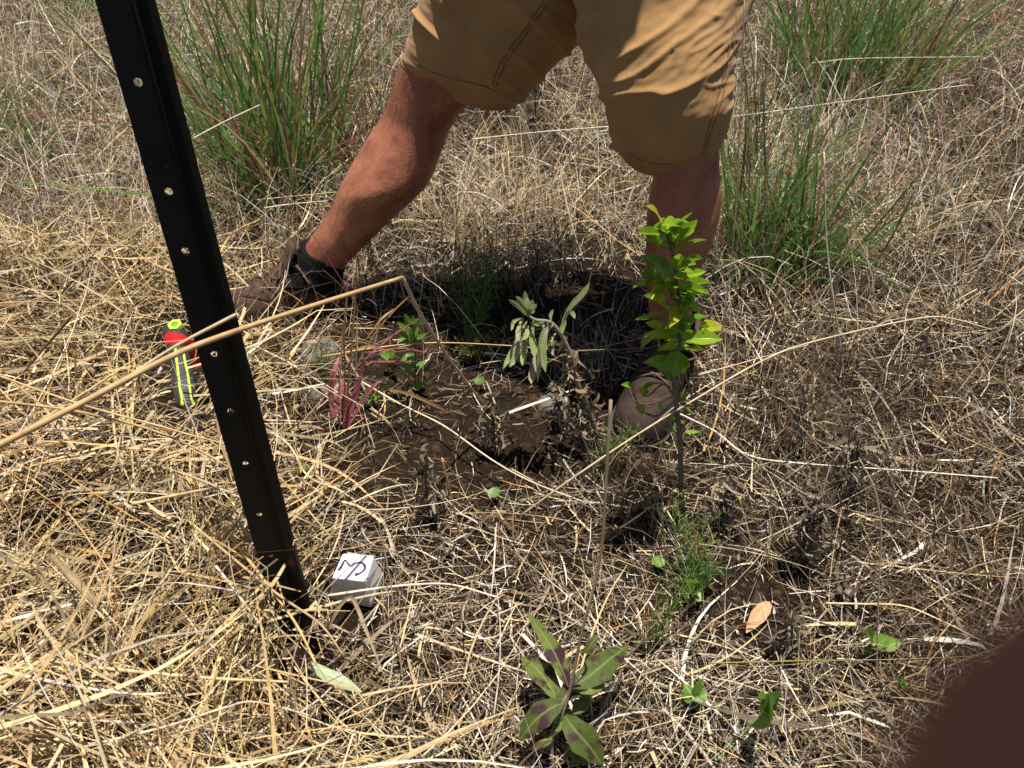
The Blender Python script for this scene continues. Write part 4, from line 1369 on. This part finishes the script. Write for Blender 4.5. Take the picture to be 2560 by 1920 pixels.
small_weed('tiny pale mint green weed at lower right among grey straw', t18(1310, 1130), t18(1320, 1090), [(1310, 1110, 1275, 1090), (1315, 1105, 1345, 1050), (1315, 1110, 1360, 1090), (1310, 1110, 1300, 1060)], .008, t18)
small_weed('small weed with a purple stem and dark leaf leaning over bottom right straw', t18(40, 1640), t18(400, 1270), [(300, 1380, 480, 1180), (380, 1290, 545, 1150), (400, 1260, 440, 1130), (360, 1320, 420, 1250)], .008, t18, lean=.06)

# round seedlings
for label, (x, y), r_ in (('single round green seedling leaf on the bare soil', (1236, 1232), .0105), ('round green seedling below the bright lance leaved weed', (1046, 966), .011), ('round green seedling at the edge of the shadow left of the wilted weed', (1199, 953), .010), ('round green seedling at lower right above the feathery weed', (1646, 1404), .0105), ('small round green seedling near the reddish grass base', (930, 997), .009)):
    p = ground_px(x, y + 8)
    w = empty('seedling', p, label, 'seedling')
    c_ = PZ(x, y, p[2] + .022)
    v, f = tube([p - [0, 0, .003], (p + c_) / 2 + [.002, 0, 0], c_], .0008, 5, 6); part('stem', v, f, M['weed_leaf'], w, cols=np.zeros((len(v), 3)))
    tl = nrm(np.array([random.uniform(-.3, .3), -.3, 1])); e1 = nrm(np.cross(tl, [0, 1, 0])); e2 = np.cross(tl, e1)
    V = [c_] + [c_ + r_ * (1 + .05 * math.sin(k * 2.1)) * (math.cos(k * math.pi / 8) * e1 + math.sin(k * math.pi / 8) * e2 * .85) + tl * .0016 for k in range(16)]
    part('leaf', V, [[0, 1 + k, 1 + (k + 1) % 16] for k in range(16)], M['weed_leaf'], w, cols=np.zeros((17, 3)))


# --- feathery fine leaved weeds
def feathery(label, base_px, n_stem, hgt, spread, lean, cols_, dens=26, cat='weed'):
    b_ = ground_px(*base_px)
    w = empty('feathery_weed', b_, label, cat)
    tw_, lf = [], []
    for s in range(n_stem):
        a = random.uniform(0, 6.28); r_ = spread * random.uniform(.2, 1)
        tip = b_ + np.array([math.cos(a) * r_ + lean[0], math.sin(a) * r_ * .7 + lean[1], hgt * random.uniform(.55, 1.05)])
        P = spline([b_ - [0, 0, .004], b_ * .5 + tip * .5 + np.array([random.uniform(-.012, .012), 0, .01]), tip], 16)
        v_, f_ = tube(P, np.linspace(.0010, .0004, 16), 5); part('stem', v_, f_, M['weed_leaf'], w, cols=np.zeros((len(v_), 3)))
        n = dens
        k = rng.integers(3, 16, n)
        root = P[k]
        az = rng.uniform(0, 6.28, n); pit = rng.normal(.5, .35, n); LL = rng.uniform(.012, .035, n) * (hgt / .13) ** .5
        br = strands(root, az, pit, LL, .0008, pick(cols_, np.ones(len(cols_)), n), 2, floor=-1)
        tw_.append(br)
        for q in (.35, .55, .75, .95, 1.0):
            d = np.stack([np.cos(az) * np.cos(pit), np.sin(az) * np.cos(pit), np.sin(pit)], 1)
            rp = root + d * (LL * q)[:, None]
            for _ in range(2):
                lf.append(strands(rp, az + rng.normal(0, .9, n), pit + rng.normal(.2, .5, n), rng.uniform(.004, .010, n), rng.uniform(.0009, .0018, n), pick(cols_, np.ones(len(cols_)), n), 1, floor=-1, taper=.6))
    o = bulk('leaflets', tw_ + lf, M['green_blade'], parent=w); o['kind'] = 'stuff'
    return w


FG = [(.08, .17, .035), (.13, .22, .05), (.20, .26, .07)]
feathery('feathery fine leaved green weed in the shadow left of the wilted weed', (1175, 850), 9, .20, .10, (.0, .03), FG, 30)
feathery('low feathery yellowish weed tuft beside the wilted weed tips', (1165, 905), 6, .06, .06, (.02, 0), [(.22, .24, .06), (.30, .26, .09), (.14, .18, .05)], 18)
feathery('feathery green weed growing at the foot of the sapling', (1700, 1470), 6, .15, .05, (.02, .05), [(.16, .24, .06), (.24, .30, .09), (.12, .2, .05)], 10)
feathery('dense low feathery green weed left of the pale curled leaves', (1735, 1480), 6, .05, .04, (0, 0), [(.07, .16, .04), (.10, .20, .06)], 18)
feathery('sparse feathery weed with yellow green buds under the right shoe', (1500, 1180), 5, .10, .05, (.03, 0), [(.22, .28, .08), (.14, .2, .06)], 16)
feathery('tiny feathery weed growing over the pale stone', (812, 960), 3, .09, .02, (0, .01), FG, 14)
feathery('olive feathery weed with thin curved stems right of the spotted weed', (1620, 1640), 5, .16, .05, (.06, .05), [(.2, .22, .06), (.14, .18, .05)], 8)

# --- dead upright withered plants
DW = [(.05, .04, .032), (.11, .085, .06), (.19, .145, .10), (.28, .23, .18)]
for label, (bx, by), (tx, ty), n in (('dark withered weed stalk standing on the bare soil', (1085, 1300), (1065, 1125), 70), ('withered grey weed stalk right behind the bare soil patch', (1240, 1140), (1222, 985), 70), ('dark shrivelled weed stem left of the right shoe', (1470, 1130), (1445, 1010), 60), ('tall black shrivelled weed stalk above the pale curled leaves', (2010, 1430), (2040, 1235), 120),
                                     ('short black withered weed below the fallen orange leaf', (1965, 1660), (1985, 1540), 60), ('small grey withered weed left behind the round seedling', (1010, 1010), (1005, 950), 36), ('pale withered tuft right of the fallen orange leaf', (2095, 1500), (2110, 1440), 40), ('broad dark withered weed right of the sapling foot', (1790, 1330), (1830, 1190), 90),
                                     ('dark shrivelled weed among right side twigs', (2120, 1240), (2150, 1090), 80), ('dark withered weed under the wilted drooping weed', (1400, 1080), (1390, 960), 60), ('dark dead weed behind the legs under the shorts', (1340, 330), (1345, 150), 120), ('black dead weed heap behind the left knee', (1250, 320), (1260, 240), 160)):
    b_ = ground_px(bx, by); t_ = PY(tx, ty, b_[1] + .01)
    w = empty('withered_weed', b_, label, 'dead weed')
    v, f = tube([b_ - [0, 0, .005], (b_ + t_) / 2 + [random.uniform(-.008, .008), 0, 0], t_], [.0022, .002, .001], 6, 10, ); part('stem', v, f, M['stem'], w, cols=np.tile(np.array(DW[1]), (len(v), 1)))
    h_ = np.linalg.norm(t_ - b_)
    withered(w, [b_ + [0, 0, .01], (b_ + t_) / 2, t_], n, .004 + .035 * h_, DW, (.012, .04), (.003, .008))

# --- thickets of dead upright stems
def thicket(label, spots, n, Lr, cols_, sd=.03):
    roots = np.array([ground_px(x, y) for x, y in spots])
    w = empty('dead_stem_thicket', gz(roots.mean(0)), label, 'dead weeds')
    rp = roots[rng.integers(0, len(roots), n)] + rng.normal(0, sd, (n, 3)) * [1, .8, 0]
    rp[:, 2] = gh(rp[:, 0], rp[:, 1])
    b_ = strands(rp, rng.uniform(0, 6.28, n), rng.normal(1.25, .25, n), rng.uniform(*Lr, n), .0008 + .0016 * rng.random(n) ** 2, pick(cols_, np.ones(len(cols_)), n, .4), 5, rng.normal(-.5, .6, n), rng.normal(0, .5, n), kink=kinks(n, .6, .8, .9), taper=.6)
    o_ = bulk('dead_stems', [b_], M['litter'], parent=w); o_['kind'] = 'stuff'
    m_ = n // 2
    rp2 = b_[0].reshape(n, 6, 2, 3).mean(2)[rng.integers(0, n, m_), rng.integers(1, 5, m_)]
    c_ = strands(rp2, rng.uniform(0, 6.28, m_), rng.normal(.2, .7, m_), rng.uniform(.008, .03, m_), rng.uniform(.001, .004, m_), pick(cols_, np.ones(len(cols_)), m_, .4), 3, rng.normal(0, 1.2, m_), rng.normal(0, 1.2, m_), floor=-1)
    o_ = bulk('shrivelled_leaves', [c_], M['flake'], parent=w); o_['kind'] = 'stuff'


TH = [(.16, .125, .09), (.26, .21, .16), (.09, .07, .05), (.36, .29, .22)]
thicket('grey brown thicket of dead upright stems behind the dug hollow between the shoes', [(1180, 690), (1240, 680), (1300, 700), (1360, 690), (1260, 720), (1330, 730), (1420, 720), (1120, 700)], 520, (.07, .22), TH, .035)
thicket('thin dead stems with seed heads in the dark hollow left of the right shoe', [(1440, 930), (1480, 900), (1520, 940), (1450, 980), (1400, 960)], 120, (.06, .17), [(.30, .25, .2), (.14, .11, .08), (.4, .34, .27)], .03)
thicket('dark dead stems standing right of the sapling', [(1880, 1050), (1950, 1000), (2020, 1080), (1900, 1130), (2060, 1150), (2120, 1050), (2180, 980), (2050, 950)], 360, (.06, .2), [(.07, .055, .04), (.13, .10, .07), (.22, .17, .12)], .05)
thicket('dark dead stems among the litter left of the sapling foot', [(1520, 1220), (1580, 1250), (1620, 1200), (1560, 1300), (1480, 1230)], 200, (.04, .13), [(.07, .055, .04), (.13, .10, .07), (.22, .16, .10)], .035)
thicket('black dead stems at the lower right below the long white stalk', [(2020, 1290), (2100, 1250), (2180, 1300), (2250, 1220), (2000, 1380)], 240, (.05, .15), [(.06, .05, .04), (.12, .09, .07), (.25, .2, .16)], .045)

# --- reddish grass clump
YR = float(PZ(860, 1075, 0)[1])
red = empty('reddish_grass_clump', gz(PZ(858, 1080, 0)), 'clump of broad pink and purple grass blades with tall orange stems', 'grass clump')
M['red_blade'] = leaf_mat('purple_grass_blade', [(0, (.26, .05, .09)), (.5, (.36, .09, .13)), (1, (.46, .16, .14))], (.45, .2, .2), None, .5, .3)
M['orange_blade'] = leaf_mat('orange_grass_blade', [(0, (.42, .20, .07)), (1, (.36, .22, .10))], (.45, .3, .16), None, .5, .2)
for pts, w_, mt in (([(372, 815), (352, 640), (372, 500), (410, 390)], 46, 'red_blade'), ([(385, 800), (415, 640), (440, 540)], 40, 'red_blade'), ([(450, 905), (478, 780), (530, 620), (585, 430)], 46, 'red_blade'), ([(440, 880), (450, 700), (470, 560)], 40, 'red_blade'), ([(470, 890), (545, 745), (640, 600), (705, 555)], 26, 'red_blade'), ([(360, 815), (338, 640), (345, 560)], 20, 'orange_blade'),
                    ([(530, 465), (650, 350), (800, 228), (965, 128)], 14, 'red_blade'), ([(580, 428), (700, 424), (945, 424)], 14, 'red_blade'), ([(600, 400), (730, 345), (870, 332), (1025, 372)], 13, 'red_blade'), ([(760, 618), (900, 650), (1090, 735), (1215, 795)], 26, 'orange_blade'), ([(540, 340), (600, 320), (680, 330), (760, 350)], 20, 'orange_blade'),
                    ([(455, 840), (480, 500), (505, 200), (522, -60), (530, -330)], 14, 'orange_blade'), ([(390, 790), (415, 560), (430, 300), (455, 60), (470, -220)], 14, 'orange_blade'), ([(440, 800), (450, 500), (440, 250), (470, -40)], 12, 'orange_blade'), ([(520, 640), (530, 300), (535, 40)], 11, 'wilt_leaf'), ([(500, 520), (640, 250), (800, 60), (900, -30)], 12, 'orange_blade'), ([(600, 270), (700, 130), (800, 55)], 14, 'orange_blade')):
    P = [PY(*s7(x, y), YR + random.uniform(-.006, .006) + .05 * i / len(pts)) for i, (x, y) in enumerate(pts)]
    rl('blade', red, M[mt], P, w_ / 2.765 / 2128 * 1.5, nh=(random.uniform(-.3, .3), -1, .9), shape=(.5, .55), fold=.15)


# --- green tussocks
def tussock(label, spots, n, Lr, lean, cols_, wr=(.0022, .0052), n_single=36, name='grass_tussock', spread=.35, group=None):
    """spots: root pixels; blades fan out from them"""
    roots = np.array([ground_px(x, y) for x, y in spots])
    cen = roots.mean(0)
    w = empty(name, gz(cen), label, 'grass')
    rp = roots[rng.integers(0, len(roots), n)] + rng.normal(0, .03, (n, 3)) * [1, 1, 0]
    rp[:, 2] = gh(rp[:, 0], rp[:, 1])
    off = rp - cen
    d = off[:, :2] * .8 + rng.normal(0, spread, (n, 2)) * .62 + np.array(lean)
    az = np.arctan2(d[:, 1], d[:, 0]); pit = np.clip(math.pi / 2 - np.hypot(d[:, 0], d[:, 1]) * 1.6, .5, 1.57)
    LL = Lr[0] + (Lr[1] - Lr[0]) * rng.random(n) ** 1.3; ww = rng.uniform(*wr, n); cc = pick(cols_, [1.0] * len(cols_), n)
    tip = np.where((rng.random(n) < .3)[:, None], np.array([.30, .20, .08]), cc * 1.15)
    bd = rng.normal(-.45, .35, n); tn = rng.normal(0, .35, n); tws = rng.uniform(-1.3, 1.3, n)
    k = n_single
    o = bulk('blades', [strands(rp[k:], az[k:], pit[k:], LL[k:], ww[k:], cc[k:], 6, bd[k:], tn[k:], tws[k:], .9, tipcol=tip[k:])], M['green_blade'], parent=w)
    o['kind'] = 'stuff'
    for i in range(k):
        s = slice(i, i + 1)
        bulk('blade', [strands(rp[s], az[s], pit[s], LL[s], ww[s] * 1.15, cc[s], 6, bd[s], tn[s], tws[s], .9, tipcol=tip[s])], M['green_blade'], parent=w)
    return w


GR = [(.055, .15, .035), (.075, .19, .04), (.09, .22, .05), (.14, .27, .055), (.14, .27, .055), (.22, .31, .07), (.10, .19, .10), (.3, .25, .1), (.22, .09, .07)]
tussock('tall green grass tussock between the black post and the left shin', [(600, 420), (680, 470), (740, 500), (700, 400), (780, 470), (640, 520), (820, 420), (720, 540)], 360, (.25, .80), (-.04, .03), GR, (.0035, .0085), n_single=70)
tussock('dark green grass tussock at the top right, farthest back', [(2020, 250), (2080, 280), (2150, 260), (2220, 280), (2120, 200), (2000, 190), (2250, 220), (2180, 150)], 520, (.2, .65), (0, .02), GR, (.003, .008), n_single=50)
tussock('green grass tussock right beside the right leg and shorts', [(1850, 600), (1880, 680), (1920, 640), (1960, 690), (1840, 660), (1900, 560)], 240, (.12, .45), (.02, .02), GR, (.003, .008), n_single=40)
tussock('low fine green grass patch right of the right calf', [(1830, 560), (1870, 620), (1930, 600), (1990, 640), (2050, 660), (1890, 700)], 520, (.06, .18), (0, 0), [(.09, .19, .04), (.14, .26, .06), (.22, .31, .09)], (.0018, .004), 20)
tussock('green grass blades leaning right among pink stems', [(2000, 700), (2030, 690), (2060, 700)], 46, (.22, .48), (.16, .04), GR, (.003, .006), 20)
tussock('sparse green grass tuft at the left edge', [(20, 330), (60, 380), (110, 400)], 60, (.12, .36), (-.04, .05), GR, n_single=16)
tussock('thin green grass tuft at the top left behind the post', [(140, 60), (180, 90)], 46, (.15, .4), (0, .03), GR, n_single=10)
tussock('narrow green grass blades beside the hem of the shorts', [(1880, 480), (1850, 430)], 40, (.3, .6), (.0, .02), [(.05, .10, .05), (.08, .13, .06)], (.003, .005), 14)
tussock('reddish stemmed grass tuft behind the left shin', [(880, 420), (910, 380), (930, 440), (900, 460)], 70, (.3, .6), (.02, .02), [(.20, .08, .06), (.14, .07, .05), (.24, .05, .09), (.12, .14, .05)], (.002, .0045), 20)
tussock('dry golden grass tuft behind the feet in the middle', [(1150, 560), (1250, 520), (1350, 560), (1200, 620)], 220, (.12, .26), (0, .02), [C_GOLD, C_PALE, C_WHITE], (.0014, .003), 20, spread=.7)

# --- fallen leaf, sheath, stones
P = [ground_px(*s6(716, 680), .024), ground_px(*s6(690, 702), .022), ground_px(*s6(650, 752), .02), ground_px(*s6(600, 822), .014)]
v, f, c = ribbon_leaf(P, .021, nh=(.1, -.15, 1), rows=9, shape=(.25, .55), serr=.04, fold=.08)
fl = empty('fallen_leaf', P[2], 'fallen dry orange brown leaf lying on bare soil at the right', 'leaf')
part('blade', v, f, M['orange_leaf'], fl, cols=c)
v, f = tube([P[0], ground_px(*s6(730, 676), .028)], [.0012, .0009], 5); part('leaf_stalk', v, f, M['orange_leaf'], fl, cols=np.zeros((len(v), 3)))
P = [PZ(778, 1660, .085), PZ(810, 1680, .085), PZ(860, 1705, .08), PZ(905, 1730, .07)]
v, f, c = ribbon_leaf(P, .016, nh=(0, -.2, 1), rows=9, shape=(.5, .5), fold=-.5)
sh_ = part('grass_sheath', v, f, M['sheath'], origin=P[0], cols=c); tag(sh_, 'pale mint green dry grass sheath lying on straw below the white block', 'grass sheath')


def stone(label, c_, s_, seed):
    import bmesh
    bm = bmesh.new(); bmesh.ops.create_icosphere(bm, subdivisions=3, radius=1)
    V = []
    for v_ in bm.verts:
        d = v_.co.normalized()
        r_ = 1 + .28 * mnoise.noise(d * 1.6 + Vector((seed, 0, 0))) + .10 * mnoise.noise(d * 4 + Vector((seed, 2, 0)))
        q = d * r_
        q = Vector((max(min(q.x, .85), -.85), max(min(q.y, .85), -.8), min(q.z, .62)))
        V.append(c_ + np.array(q) * np.array(s_))
    F = [[w_.index for w_ in fc.verts] for fc in bm.faces]; bm.free()
    o_ = part('stone', V, F, M['rock'], origin=c_)
    return tag(o_, label, 'stone')


p = ground_px(800, 905); stone('grey stone with a pale top, half buried in straw left of the reddish grass', p + [0, .01, .004], (.042, .045, .034), 3.0)
p = ground_px(835, 985); stone('smaller dark stone just below the pale topped stone', p + [-.01, 0, -.004], (.04, .035, .03), 8.0)
p = ground_px(1385, 1015); stone('small dark stone at the edge of the hollow by the right shoe', p + [0, 0, -.004], (.035, .03, .026), 5.0)

# --- bristly seed head
sh_pts = [PZ(130, 1390, .17), PZ(190, 1455, .17), PZ(256, 1522, .165)]
sdh = empty('seed_head', PZ(330, 1600, .07), 'bristly brown grass seed head lying on straw at lower left', 'seed head')
v, f = tube(sh_pts, [.003, .0052, .0045], 8, 16); part('spike', v, f, M['stem'], sdh, cols=np.tile(np.array([.33, .24, .13]), (len(v), 1)))
v, f = tube([sh_pts[-1], PZ(290, 1560, .15), PZ(370, 1640, .10)], .0012, 5, 10); part('stalk', v, f, M['stem'], sdh, cols=np.tile(np.array(C_PALE), (len(v), 1)))
P = spline(sh_pts, 60); n = 700
rp = P[rng.integers(0, 60, n)]; ax = nrm(sh_pts[0] - sh_pts[-1])
dv = rng.normal(0, 1, (n, 3)); dv -= np.outer(dv @ ax, ax); dv /= np.linalg.norm(dv, axis=1, keepdims=True); dv = dv * .8 + ax * .6
o = bulk('bristles', [strands(rp, np.arctan2(dv[:, 1], dv[:, 0]), np.arctan2(dv[:, 2], np.hypot(dv[:, 0], dv[:, 1])), rng.uniform(.006, .011, n), .0007, pick([C_GREYB, (.36, .27, .15)], [1, 1], n), 1, floor=-1)], M['straw'], parent=sdh); o['kind'] = 'stuff'


# ---------------------------------------------------------------- long single stalks
def stalk(label, pts, r_, col, name='grass_stalk', mode='Y', n=26, cat='stalk', r_end=None):
    f_ = PY if mode == 'Y' else PZ
    P = [f_(x, y, q) for x, y, q in pts]
    rad = np.linspace(r_, r_end if r_end else r_ * .6, len(P))
    v_, fc = tube(P, rad, 7, n)
    c_ = np.tile(np.array(col), (len(v_), 1)) * np.repeat(rng.uniform(.85, 1.12, (len(v_) // 7, 1)), 7, axis=0)
    o_ = part(name, v_, fc, M['stem'], origin=P[0], cols=c_)
    return tag(o_, label, cat)


big = empty('bent_stalk', PY(-60, 1142, .47), 'thick golden stalk crossing in front of the black post and snapped downward', 'stalk')
for nm, pts, r0, r1 in (('stalk', [(-60, 1142, .47), (200, 1010, .54), (420, 895, .60), (560, 838, .65), (780, 765, .76), (1006, 694, .90)], .0029, .0026), ('snapped_end', [(1006, 694, .90), (1060, 800, .97), (1140, 920, 1.06), (1222, 1028, 1.135)], .0024, .0020), ('side_blade', [(300, 955, .57), (440, 865, .62), (590, 786, .67)], .0012, .0017)):
    P = [PY(*q) for q in pts]
    v, f = tube(P, np.linspace(r0, r1, len(P)), 8, 30)
    part(nm, v, f, M['stem'], big, cols=np.tile(np.array((.50, .33, .16) if nm == 'stalk' else (.46, .36, .24)), (len(v), 1)) * np.repeat(rng.uniform(.9, 1.1, (len(v) // 8, 1)), 8, axis=0))
stalk('long pale stalk arching from the soil past the sapling to the right', [(1300, 1290, .82), (1425, 1200, .82), (1580, 1095, .85), (1740, 997, .88), (1900, 905, .93), (2030, 855, .98), (2290, 797, 1.06), (2380, 797, 1.09), (2480, 825, 1.12)], .0014, (.60, .48, .32), n=50, r_end=.0012)
stalk('pale stalk joining the long arching stalk from behind the sapling', [(1745, 938, 1.0), (1900, 895, 1.0), (2020, 862, .985)], .0011, C_PALE)
stalk('white straight stalk lying low at the right toward the frame edge', [(1700, 1035, .05), (1790, 1080, .05), (1870, 1138, .05), (2000, 1158, .055), (2240, 1175, .06), (2495, 1195, .07)], .0017, C_WHITE, mode='Z')
stalk('white stalk lying diagonally over the bare soil', [(905, 955, .05), (1000, 1010, .04), (1110, 1065, .03), (1230, 1150, .03), (1330, 1205, .025), (1460, 1255, .03)], .0019, (.62, .54, .40), mode='Z')
stalk('yellow stalk stretched level behind the sagging weed leaves', [(805, 892, 1.18), (920, 872, 1.2), (1080, 857, 1.22), (1270, 864, 1.24), (1450, 878, 1.26), (1660, 866, 1.30)], .0015, (.52, .38, .14))
stalk('tall brown cut stalk rising from the spotted weed toward the right shoe', [(1365, 1880, .52), (1417, 1754, .54), (1453, 1588, .56), (1500, 1400, .58), (1515, 1200, .60), (1527, 1000, .62)], .0017, (.36, .27, .17), n=30, r_end=.0017)
stalk('orange cut stalk standing on the bare soil', [(1160, 1460, .85), (1150, 1350, .86), (1130, 1250, .87), (1105, 1145, .88)], .0013, C_ORNG, r_end=.0016)
stalk('thin grey stalk leaning beside the orange cut stalk', [(1250, 1370, .90), (1190, 1260, .89), (1110, 1150, .88)], .0009, C_GREYB)
stalk('tall pale thin stalk between sapling and green tussock', [(1765, 1145, 1.05), (1790, 950, 1.06), (1812, 780, 1.07), (1835, 580, 1.08), (1850, 300, 1.09), (1862, -30, 1.10)], .0011, C_PALE, n=30)
stalk('upright white stalk in the right dry grass', [(2112, 980, 1.24), (2100, 860, 1.25), (2082, 740, 1.26), (2066, 600, 1.28), (2060, 380, 1.3)], .0018, C_WHITE)
stalk('thick dark brown dead stalk leaning right of the green tussock', [(2095, 825, 1.46), (2140, 740, 1.48), (2180, 670, 1.5), (2225, 600, 1.52), (2290, 470, 1.55)], .0033, (.075, .055, .04))
stalk('thin dark dead stalk at the far right', [(2330, 780, 1.55), (2380, 690, 1.56), (2440, 580, 1.58), (2520, 430, 1.6)], .0016, (.10, .06, .045))
stalk('tall thin pale stalk rising at the lower right', [(2180, 1900, .60), (2190, 1700, .62), (2196, 1500, .64), (2202, 1320, .66), (2185, 1220, .67), (2150, 1150, .68)], .0012, (.55, .46, .33), n=30)
stalk('tan stalk with leaf sheath leaning at the right', [(2290, 1500, .9), (2240, 1380, .92), (2170, 1240, .94), (2085, 1150, .95), (2000, 1065, .96)], .0016, (.45, .33, .2))
stalk('horizontal thin olive stem low across the bottom right', [(1770, 1658, .60), (2000, 1652, .6), (2250, 1648, .6), (2520, 1636, .6)], .0009, (.26, .22, .07))
stalk('pale bent stem crossing the lower right upright stalk', [(2065, 1508, .07), (2150, 1510, .075), (2260, 1515, .08), (2360, 1555, .07), (2450, 1600, .05)], .0014, C_PALE, mode='Z')
stalk('long straight white stem behind both legs', [(1180, 348, 2.0), (1350, 330, 2.0), (1540, 315, 2.0), (1830, 291, 2.0), (2100, 255, 2.0), (2420, 212, 2.0)], .0016, C_WHITE)
stalk('thin level white stem at upper right', [(2030, 158, 2.4), (2150, 146, 2.4), (2450, 142, 2.4)], .0015, C_WHITE)
stalk('white stem between the post and the tall green tussock', [(480, 348, 1.5), (560, 305, 1.52), (650, 262, 1.55)], .0016, C_WHITE)
stalk('pale level stem low behind the left shin', [(640, 500, 1.75), (760, 488, 1.76), (900, 475, 1.78)], .0013, C_PALE)
stalk('white curved stem behind the shoe and post', [(660, 520, 1.6), (730, 510, 1.62), (820, 502, 1.64)], .0015, C_WHITE)
stalk('grey brown stem leaning across the white block', [(740, 1720, .07), (765, 1630, .09), (800, 1500, .115), (850, 1440, .125), (935, 1358, .11)], .0012, (.34, .26, .20), mode='Z')
stalk('bright white straw lying in front of the white block', [(815, 1490, .08), (930, 1473, .085), (1030, 1462, .08), (1130, 1462, .07), (1250, 1495, .05)], .0019, (.70, .62, .48), mode='Z')
stalk('dark stem rising just right of the white block', [(1015, 1760, .05), (990, 1560, .10), (970, 1420, .14), (945, 1300, .18)], .0013, (.20, .14, .10), mode='Z')
stalk('thin dry stem joining the dark stem right of the block', [(1000, 1620, .08), (1025, 1520, .07), (1045, 1430, .06)], .0011, C_PALE, mode='Z')
for k, (pts, col, lb) in enumerate((([(-30, 930, .20), (200, 1010, .20), (450, 1080, .17), (650, 1150, .12), (830, 1345, .07)], C_GOLD, 'uppermost golden stalk of the bundle sweeping down to the post'), ([(-30, 1000, .19), (200, 1030, .19), (420, 1090, .16), (600, 1190, .12), (720, 1330, .08)], (.42, .29, .13), 'second golden stalk of the bundle sweeping down to the post'),
                                    ([(180, 790, .26), (120, 860, .2), (60, 930, .12)], (.2, .09, .06), 'short reddish brown stalk at the left edge above the golden bundle'), ([(-20, 780, .24), (60, 850, .23), (170, 990, .17), (200, 1050, .1)], (.35, .25, .14), 'brown stalk slanting down at the left edge'),
                                    ([(480, 1310, .12), (600, 1410, .11), (700, 1490, .10), (800, 1560, .085), (860, 1640, .06)], (.45, .32, .17), 'stout tan stalk lying across the foot of the post'), ([(560, 1320, .10), (660, 1450, .10), (740, 1560, .08), (790, 1660, .07)], (.55, .36, .14), 'orange tan stalk crossing the foot of the post'),
                                    ([(540, 1415, .09), (590, 1480, .08), (650, 1560, .06)], C_WHITE, 'white stem left of the foot of the post'), ([(60, 1690, .10), (200, 1718, .10), (330, 1735, .09), (420, 1733, .08)], C_WHITE, 'white stem lying level at the bottom left'),
                                    ([(100, 1655, .11), (300, 1675, .11), (520, 1695, .10), (720, 1705, .08)], (.60, .45, .25), 'long tan stem lying level just above the white one at bottom left'), ([(210, 1868, .09), (420, 1815, .10), (560, 1770, .10), (640, 1755, .09), (780, 1790, .07)], (.58, .48, .36), 'thick pale stem rising right along the bottom left'),
                                    ([(640, 1060, .05), (720, 1110, .05), (770, 1190, .04), (860, 1230, .03)], C_PALE, 'pale stem on the straw right of the post middle'), ([(330, 1260, .12), (480, 1230, .13), (560, 1215, .12)], C_GOLD, 'golden stem arching left of the post low down'))):
    stalk(lb, [(x, y, z + .045) for x, y, z in pts], .0016 + .0004 * (k % 3), col, mode='Z', n=30)
fb = rl('folded_grass_blade', None, M['orange_blade'], [PZ(800, 1550, .06), PZ(815, 1575, .07), PZ(845, 1520, .10), PZ(872, 1492, .11), PZ(890, 1510, .10), (PZ(925, 1600, .08)), PZ(965, 1700, .05)], .0055, nh=(.2, -1, .5), rows=12, shape=(.6, .6))
M['grey_blade'] = leaf_mat('grey_dry_blade', [(0, (.30, .24, .15)), (1, (.36, .28, .18))], (.4, .33, .22), None, .7, .15)
fb.data.materials.clear(); fb.data.materials.append(M['grey_blade'])
tag(fb, 'folded grey dry grass blade standing just below the white block', 'grass blade')
# ---------------------------------------------------------------- the photographer's hand: one fingertip reaches in front of the lens
def K(r_, u_, d_): return CAM + RGT * r_ + UPV * u_ + FWD * d_


hand = empty('hand', K(.06, -.02, -.02), 'dark blurred fingertip of the photographer in the bottom right corner', 'hand')
hp_ = []
hp_.append(tube([K(.0105, -.0076, .0172), K(.0126, -.0092, .0172), K(.0180, -.0128, .0172), K(.034, -.0222, .016), K(.050, -.026, .008), K(.060, -.020, -.014), K(.058, .004, -.036)], [.0054, .0076, .0088, .0090, .0095, .0100, .0120], 14, 30))
hp_.append(loft(np.array([np.concatenate([K(.050, -.015, -.040), RGT * .032, FWD * .014]), np.concatenate([K(.036, .015, -.038), RGT * .046, FWD * .016]), np.concatenate([K(.030, .05, -.040), RGT * .047, FWD * .017]), np.concatenate([K(.032, .09, -.044), RGT * .044, FWD * .020]), np.concatenate([K(.040, .13, -.05), RGT * .030, FWD * .021]), np.concatenate([K(.06, .28, -.075), RGT * .038, FWD * .03])]), 30, 20))  # unseen palm, shaped and placed to keep the sun off the fingertip
for k, (u0, ln) in enumerate(((.002, .95), (.022, 1.0), (.042, .92))):
    r_ = .0088 - .0005 * k
    hp_.append(tube([K(.030, u0, -.042), K(-.004, u0 - .004, -.046), K(-.034 * ln, u0 - .006, -.046), K(-.056 * ln, u0 - .006, -.034)], [r_ * 1.15, r_, r_ * .95, r_ * .75], 12, 18))
hp_.append(tube([K(.035, .095, -.044), K(.000, .090, -.044), K(-.026, .074, -.044), K(-.046, .058, -.042)], [.015, .013, .0115, .008], 12, 18))
v, f = merge(hp_)
hb_ = part('skin', v, f, M['skin'], hand)
rm = hb_.modifiers.new('Remesh', 'REMESH'); rm.mode = 'VOXEL'; rm.voxel_size = 0.0014; rm.use_smooth_shade = True
sm = hb_.modifiers.new('Smooth', 'SMOOTH'); sm.factor = 0.5; sm.iterations = 3
